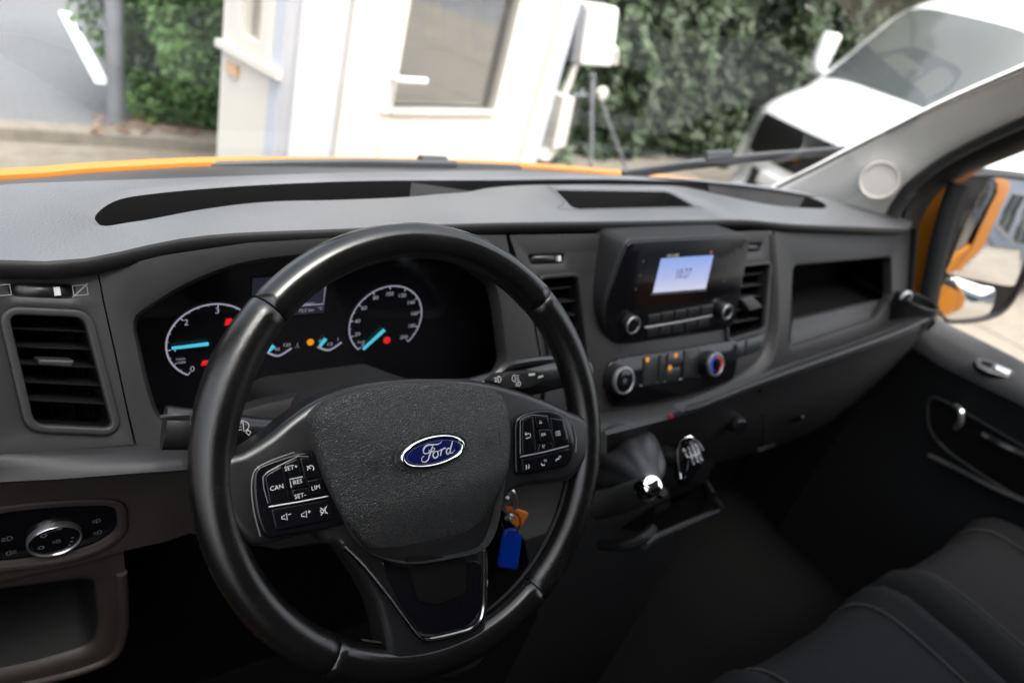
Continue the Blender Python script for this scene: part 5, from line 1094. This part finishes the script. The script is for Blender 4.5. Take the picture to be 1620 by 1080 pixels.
# ------------------------------------------------------------------ key bunch
kp = W.at(806, 785, -.09)
kt_ = thing('key_bunch', 'keys with a blue plastic tag hanging from the ignition lock', 'keys', tuple(kp))
KP = Plane(W.at(812, 840, -.075), (-.15, -.92, .3))
mb = MB(); mb.tube([Pi.p(0, 0, .008), KP.at(806, 786, .0)], .004, 8); 
q = KP.at(811, 780, .0); mb.tube(crv([KP.at(*p_) for p_ in ((806, 772), (811, 780), (815, 797), (813, 806))], 4), [.0025] * 3 + [.0035] * 8 + [.0022] * 2, 8); obj('key', mb, M['silver'], kt_)
mb = MB(); mb.slab(KP, rnd(ccw(KP.uvs([(800, 801), (812, 803), (836, 811), (836, 815), (823, 836), (808, 826)])), .002), -.003, .0, .001); obj('orange_tag', mb, M['keyorange'], kt_)
mb = MB(); c = KP.uv(808, 826, .002); mb.tube([KP.p(c[0] + .009 * math.cos(a), c[1] + .013 * math.sin(a), .003 + .004 * math.cos(a)) for a in [R(x) for x in range(0, 360, 15)]], .0009, 6, closed=True); obj('split_ring', mb, M['chrome'], kt_)
mb = MB(); c = KP.uv(805, 816, .002); mb.tube(crv([KP.at(*p_, .004) for p_ in ((801, 821), (804, 815), (812, 817), (806, 822))], 4), .0022, 8); obj('clasp', mb, M['silver'], kt_)
bt = KP.uvs([(788, 897), (819, 901), (826, 850), (822, 840), (813, 837), (803, 838), (797, 846)], .004)
mb = MB(); hc = KP.uv(812, 842, .004); mb.slab(KP, rnd(ccw(bt), .004), .000, .004, .0012); obj('blue_tag', mb, M['keyblue'], kt_)

# ------------------------------------------------------------------ gear lever, handbrake, centre tray
gk = at(1088, 722, 'y', -.0)
gt_ = thing('gear_lever', 'gear lever with a black knob and chrome shift pattern', 'gear lever', tuple(gk - V((0, 0, .1))))
GN = (at(1090, 722, 'y', -.0) - CAM).normalized() * -1; GN = (GN + V((.0, -.1, .35))).normalized(); GP = Plane(gk, GN)
go = ccw([tuple(q) for q in crv(GP.uvs([(1073, 700), (1078, 692), (1090, 689), (1103, 696), (1112, 712), (1114, 730), (1108, 742), (1090, 762), (1076, 760), (1071, 735), (1070, 715)]), 4, True)])
mb = MB(); mb.dome(GP, go, -.03, -.002, .008, edge=.010); obj('knob', mb, M['gloss'], gt_, 60)
mb = MB(); mb.tube([GP.at(x, y, .003) for x, y in ((1076, 757), (1073, 735), (1072, 712), (1076, 698), (1084, 692), (1092, 690), (1104, 698), (1112, 713))], .0018, 8); obj('knob_trim', mb, M['chrome'], gt_)
G2 = Plane(GP.p(0, 0, .0068), GP.N); mb = MB(); zz_ = .001
def gl_(a, b_): mb.ribbon(G2, [G2.uv(*a, zz_), G2.uv(*b_, zz_)], .0013, zz_)
gl_((1087.5, 723), (1106, 717)); gl_((1087.5, 723), (1085, 716.5)); gl_((1095, 727), (1092.5, 715)); gl_((1102, 724), (1099, 712)); gl_((1106, 717), (1104, 709)); 
for s_, q in (('R', (1083, 712)), ('1', (1090, 709.5)), ('3', (1096, 707.5)), ('5', (1102, 705)), ('2', (1097, 732)), ('4', (1104, 729.5)), ('6', (1110, 726))): mb.text(G2, G2.uv(*q, zz_), s_, .0072, zz_, ang=.1)
obj('shift_pattern', mb, M['print'], gt_, 0)
mb = MB(); mb.tube(crv([gk - GN * .02, gk + V((0, .05, -.03)), gk + V((0, .12, -.05))], 4), .012, 10); obj('shaft', mb, M['dark'], gt_)
hb = thing('handbrake', 'handbrake lever with grey gaiter and chrome button beside the gear lever', 'handbrake', tuple(at(985, 745, 'y', -.02)))
A0, A1 = at(992, 726, 'y', .045), at(1026, 770, 'y', -.035); ax = (A1 - A0).normalized(); Ua = ax.cross(V((0, -1, .2))).normalized(); Va = ax.cross(Ua); L = []
for k in range(15):
    a = k / 14; r = .036 * (1 - a) ** 1.0 + .014; l = []
    for i in range(64):
        th = i / 64 * 2 * math.pi; pl_ = 1 + .17 * math.sin(math.pi * min(1, a * 1.1)) * (abs(math.cos(3.5 * th + 1.5 * a)) - .6) + .05 * math.sin(9 * a + 2 * th); l.append(A0.lerp(A1, a) + (Ua * math.cos(th) + Va * math.sin(th)) * r * pl_)
    L.append(l)
mb = MB(); mb.loops(L, True, True); obj('gaiter', mb, mat('gaiter_leather', (.020, .020, .022), .42, bump=('noise', 600, .3)), hb, 70)
mb = MB(); mb.tube([at(940, 800, 'y', .02), at(975, 792, 'y', -.0), at(1005, 782, 'y', -.03), at(1022, 774, 'y', -.045)], [.018, .018, .017, .014], 14); obj('grip', mb, M['rubber'], hb)
mb = MB(); a = at(1018, 774, 'y', -.045); b_ = at(1033, 767, 'y', -.058); mb.tube([a, a.lerp(b_, .6), b_, b_ + (b_ - a) * .12], [.0125, .0125, .011, .004], 16); obj('button', mb, M['chrome'], hb)
mb = MB(); a = at(1043, 782, 'y', -.05); b_ = at(1049, 778, 'y', -.055); mb.tube([a, b_], .0055, 10); obj('tip', mb, M['chrome'], hb)
# centre lower console with its open tray
ctn = thing('centre_console', 'black lower console with an open tray below the gear lever', 'console', tuple(at(1000, 850, 'y', .0)))
mb = MB(); cl_ = [[at(x, y, 'y', yv) for x, y in row] for row, yv in (([(930, 690), (1040, 668), (1120, 648)], .08), ([(930, 760), (1060, 745), (1130, 735)], .07), ([(930, 830), (1040, 800), (1115, 765)], .08))]
mb.loops([res(crv(l, 5), 10) for l in cl_], cyc=False); obj('front_panel', mb, M['dark'], ctn, 60)
ty = -.02; rimp = [(1118, 764), (1128, 782), (1141, 800), (1136, 806), (1090, 826), (1040, 847), (1030, 848), (1036, 800)]
tp = [at(x, y, 'y', .0 + (.04 if i in (0, 7) else -.02)) for i, (x, y) in enumerate(rimp)]
mb = MB(); mb.tube(tp[:6], .0045, 8); mb.tube([tp[5], at(1030, 852, 'y', -.02), at(1018, 862, 'y', -.03)], .006, 8); obj('tray_rim', mb, M['fascia'], ctn)
mb = MB(); tpc = [tp[0], tp[2], tp[4], tp[5], tp[7]]; mb.loops([tpc, [q + V((0, .08, -.06)) for q in tpc]], False, True); obj('tray', mb, M['black'], ctn, 0)
mb = MB(); mb.tube(crv([at(950, 862, 'y', .0), at(985, 862, 'y', -.03), at(1018, 850, 'y', -.04), at(1032, 836, 'y', -.03)], 5), .007, 8); obj('lower_rim', mb, M['dark'], ctn)
mb = MB(); cc0 = [V((-.23, .25, 1.12)), V((-.22, .05, 1.10)), V((-.20, .0, 1.0)), V((-.2, .02, .62))]; cc1 = [q + V((.28, 0, 0)) for q in cc0]; mb.loops([[a.lerp(b_, t) for t in (0, .1, .5, .9, 1)] for a, b_ in zip(cc0, cc1)], cyc=False); obj('lower_cover', mb, M['dark'], ctn, 50)

# ------------------------------------------------------------------ passenger bench
bt_ = thing('passenger_seat', 'dark grey cloth double passenger bench in the lower right', 'seat', (.45, -.55, .62))
def cushion(x0, x1, name='cushion'):
    L = []; n = 22
    for j, (y, dz) in enumerate(((-.185, -.16), (-.172, -.08), (-.182, -.035), (-.205, -.008), (-.24, .006), (-.33, .008), (-.5, -.005), (-.75, -.02))):
        l = []
        for i in range(n + 1):
            u = -1 + 2 * i / n; e = abs(u); bol = .022 * math.exp(-((e - .78) / .13) ** 2) - .05 * max(0, (e - .86) / .14) ** 2 - .012 * math.exp(-((e - .60) / .035) ** 2)
            l.append(V(((x0 + x1) / 2 + u * (x1 - x0) / 2, y + .018 * e ** 3, .995 + dz + bol)))
        L.append(l)
    mb = MB(); mb.loops(L, cyc=False); o = obj(name, mb, M['cloth'], bt_, 60)
    for s_ in (-1, 1):
        u = s_ * .60; P = []
        for l in L[1:]:
            k = (u + 1) / 2 * n; a = l[int(k)].lerp(l[min(int(k) + 1, n)], k - int(k)); P.append(a + V((0, 0, .001)))
        mb = MB(); mb.tube(crv(P, 4), .0022, 6); obj('seam', mb, M['cloth2'], o, 60)
    return o
cushion(-.03, .435); cushion(.437, .90)
mb = MB(); mb.box((-.02, -.75, .62), (.89, -.21, .86)); obj('seat_base', mb, M['dark'], bt_, 0)
mb = MB(); L = [[V((x, y, z)) for x in (-.03, .2, .43, .66, .90)] for y, z in ((-.72, .98), (-.80, 1.15), (-.88, 1.5), (-.93, 1.6), (-.98, 1.5), (-.95, 1.0))]; mb.loops(L, cyc=False); obj('backrest', mb, M['cloth'], bt_, 60)

# ------------------------------------------------------------------ passenger door with mirror
pd_ = thing('passenger_door', 'passenger door with grey sill, pull handle and big black door mirror', 'door', (.9, -.3, .6))
sill_o = [at(x, y, 'x', .945) for x, y in ((1440, 464), (1478, 496), (1500, 512), (1540, 532), (1580, 552), (1622, 574), (1720, 630), (1900, 730))]
sill_m = [at(x, y, 'x', .90) for x, y in ((1432, 486), (1472, 520), (1500, 536), (1540, 556), (1580, 576), (1622, 597), (1720, 650), (1900, 748))]
sill_i = [at(x, y, 'x', .865) for x, y in ((1420, 524), (1464, 548), (1490, 565), (1530, 585), (1570, 604), (1622, 629), (1720, 682), (1900, 788))]
def n40(l): return res(crv(l, 5), 40)
so1, sm1, si1 = n40(sill_o), n40(sill_m), n40(sill_i)
L = [[q + V((.01, 0, -.06)) for q in so1], so1, [a.lerp(b_, .5) + V((0, 0, .003)) for a, b_ in zip(so1, sm1)], sm1, [a.lerp(b_, .5) + V((-.004, 0, .006)) for a, b_ in zip(sm1, si1)], si1, [q + V((-.001, 0, -.018)) for q in si1], [q + V((.012, .0, -.04)) for q in si1], [V((.885, q.y, .95)) for q in si1], [V((.875, q.y, .57)) for q in si1]]
mb = MB(); mb.loops(L[:7], cyc=False); dpn = obj('door_sill', mb, M['fascia'], pd_, 50)
mb = MB(); mb.loops(L[6:], cyc=False); obj('door_panel', mb, M['trim'], pd_, 50)
mb = MB(); mb.box((.93, -.93, .45), (.965, .42, 1.26)); obj('door_skin', mb, M['flank'], pd_, 0)
# lock button plate on the sill
SP = Plane(sm1[14] + V((0, 0, .004)), (-.35, -.1, .93), (0, 1, 0))
mb = MB(); mb.slab(SP, rnd(ccw(SP.uvs([(1540, 572), (1548, 567), (1575, 575), (1602, 588), (1606, 596), (1596, 600), (1560, 590), (1544, 582)])), .006), -.006, .004, .002); lkp = obj('switch_plate', mb, M['satin'], pd_, 50)
mb = MB(); mb.slab(SP, rnd(ccw(SP.uvs([(1552, 572), (1570, 577), (1566, 584), (1550, 578)])), .002), -.002, .0045, .001); obj('switch_recess', mb, M['black'], lkp); mb = MB(); mb.slab(SP, rnd(ccw(SP.uvs([(1572, 579), (1598, 590), (1592, 596), (1570, 587)])), .004), -.002, .008, .002); obj('switch', mb, M['silver'], lkp)
# pull pocket
DP = Plane((.872, 0, 1.1), (-1, 0, .12), (0, -1, 0))
po = rnd(ccw(DP.uvs([(1470, 628), (1500, 640), (1560, 675), (1640, 722), (1800, 800), (1800, 880), (1640, 800), (1560, 752), (1500, 712), (1472, 680)])), .025)
mb = MB(); mb.ringf(DP, offset(po, .008), po, -.002, .006); pr_ = obj('pull_pocket', mb, M['dark'], pd_, 50)
mb = MB(); mb.loops([[DP.p(u, v, .001) for u, v in po], [DP.p(u, v, .0015) for u, v in offset(po, -.006)]], False, True); obj('pocket_floor', mb, M['black'], pr_, 0)
mb = MB(); mb.tube(crv([DP.at(*q) for q in ((1512, 642, .012), (1520, 650, .022), (1519, 668, .022), (1512, 678, .012))], 4), .006, 8); obj('latch_lever', mb, M['silver'], pd_)
mb = MB(); mb.tube(crv([DP.at(*q) for q in ((1556, 688, .006), (1580, 702, .03), (1610, 716, .03), (1630, 726, .012))], 4), .009, 8); obj('grab_handle', mb, M['satin'], pd_)
mb = MB(); mb.tube(crv([DP.at(*q, .012) for q in ((1470, 720), (1520, 744), (1570, 770), (1620, 792), (1760, 850))], 5), .010, 8, flat=.7); obj('pocket_shelf', mb, M['dark'], pd_, 60)
# window frame, divider bar, glass
fo_ = [(1434, 480), (1434, 425), (1437, 382), (1448, 346), (1470, 312), (1512, 282), (1620, 238), (1760, 172), (2100, 40)]
fp = [at(x, y, 'x', .925) for x, y in fo_]; fi = [at(x, y, 'x', .90) for x, y in ((1428, 470), (1430, 420), (1434, 376), (1444, 332), (1462, 300), (1500, 262), (1620, 202), (1760, 138), (2100, 8))]
fp, fi = res(crv(fp, 5), 40), res(crv(fi, 5), 40)
mb = MB(); mb.loops([[q + V((-.0, .01, .0)) for q in fi], [q + V((-.02, .004, 0)) for q in fi], [a.lerp(b_, .5) + V((-.024, 0, 0)) for a, b_ in zip(fi, fp)], [q + V((-.012, 0, 0)) for q in fp], fp, [q + V((.03, 0.0, .005)) for q in fp], [q + V((.04, .03, .02)) for q in fi]], cyc=False); obj('window_frame', mb, M['rubber'], pd_, 50)
# quarter light bar: between small front pane and drop glass
qb = [(1452, 352), (1436, 470)]
mb = MB(); bar = [at(x, y, 'x', .925) for x, y in ((1516, 290), (1502, 330), (1488, 380), (1477, 430), (1470, 468), (1466, 500))]; mb.tube(crv(bar, 4), .011, 10, flat=1.9, up=(0, 1, 0)); obj('divider_bar', mb, M['rubber'], pd_, 60)
gy = [at(1456, 470, 'x', .935), at(1480, 505, 'x', .935)]
mb = MB(); mb.fill([[V((.935, y, z)) for y, z in ((.36, 1.30), (.30, 1.52), (.12, 1.72), (-.2, 2.05), (-.9, 2.08), (-.9, 1.2))]]); obj('door_glass', mb, M['dglass'], pd_, 0)
# mirror: housing seen from behind, two panes
MPl = Plane(at(1560, 385, 'x', 1.16), (-.58, -.815, .035)); 
ho = [(1452, 462), (1448, 430), (1462, 380), (1480, 330), (1500, 296), (1520, 278), (1545, 271), (1600, 274), (1660, 285), (1672, 310), (1660, 360), (1620, 440), (1594, 482), (1568, 500), (1530, 508), (1496, 508), (1486, 500)]
hoo = ccw([tuple(q) for q in crv(MPl.uvs(ho), 4, True)])
mb = MB(); mb.dome(Plane(MPl.O, -MPl.N, -MPl.U), [(-u, v) for u, v in hoo], -.012, .06, .06, edge=.03); hsg = obj('door_mirror', mb, M['dark'], pd_, 60)
mb = MB(); i1 = ccw([tuple(q) for q in crv(MPl.uvs([(1566, 280), (1600, 279), (1640, 290), (1646, 310), (1628, 380), (1606, 438), (1594, 450), (1550, 442), (1496, 430), (1500, 412), (1524, 350), (1550, 300)]), 3, True)])
mb.ringf(MPl, hoo, offset(hoo, -.012), .002, .014); obj('mirror_rim', mb, M['rubber'], hsg, 50)
mb = MB(); mb.slab(MPl, offset(hoo, -.010), .0, .008, .001); obj('mirror_back', mb, M['dark'], hsg, 0)
mb = MB(); mb.slab(MPl, i1, .006, .0105, .001); obj('mirror_glass', mb, M['mirror'], hsg, 30)
i2 = ccw([tuple(q) for q in crv(MPl.uvs([(1494, 438), (1550, 450), (1570, 455), (1568, 478), (1556, 496), (1520, 503), (1484, 503), (1480, 490)]), 3, True)])
mb = MB(); mb.dome(MPl, i2, .006, .0105, .010, edge=.001); obj('wide_angle_glass', mb, M['mirror'], hsg, 60)
mb = MB(); arm = [at(x, y, 'x', xv) for x, y, xv in ((1446, 300, .98), (1470, 330, 1.02), (1500, 340, 1.08))]; mb.tube([V((.94, .33, 1.42)), V((1.0, .34, 1.45)), MPl.p(0, .05, -.03)], [.035, .03, .03], 12, flat=2); mb.tube([V((.94, .30, 1.28)), V((1.0, .30, 1.28)), MPl.p(0, -.07, -.03)], [.03, .028, .028], 12); obj('mirror_arm', mb, M['dark'], pd_, 60)
# driver's door outside the frame, added shut to cut light from the left
dd_ = thing('driver_door_blocker', 'unseen orange driver door with a dark inner panel, added to block side light', 'door', (-.92, -.3, .6))
mb = MB(); mb.loops([[V((-.905, y, z)) for y in (-.93, .40)] for z in (.62, 1.26)], cyc=False); mb.loops([[V((x, y, 1.26)) for y in (-.93, .40)] for x in (-.905, -.95)], cyc=False); obj('door_panel', mb, M['dark'], dd_, 0)
mb = MB(); mb.box((-.975, -.93, .45), (-.95, .40, 1.27)); obj('door_skin', mb, M['orange'], dd_, 0)
mb = MB(); mb.tube([V((-.94, .40, 1.27)), V((-.93, .34, 1.50)), V((-.90, .02, 1.86)), V((-.84, -.25, 2.12)), V((-.84, -.93, 2.14)), V((-.93, -.93, 1.27))], .03, 8); obj('window_frame', mb, M['rubber'], dd_)
mb = MB(); mb.fill([[V((-.945 + .1 * max(0, z - 1.27), y, z)) for y, z in ((.38, 1.27), (.32, 1.50), (.0, 1.86), (-.25, 2.10), (-.9, 2.12), (-.92, 1.27))]]); obj('door_glass', mb, M['dglass'], dd_, 0)
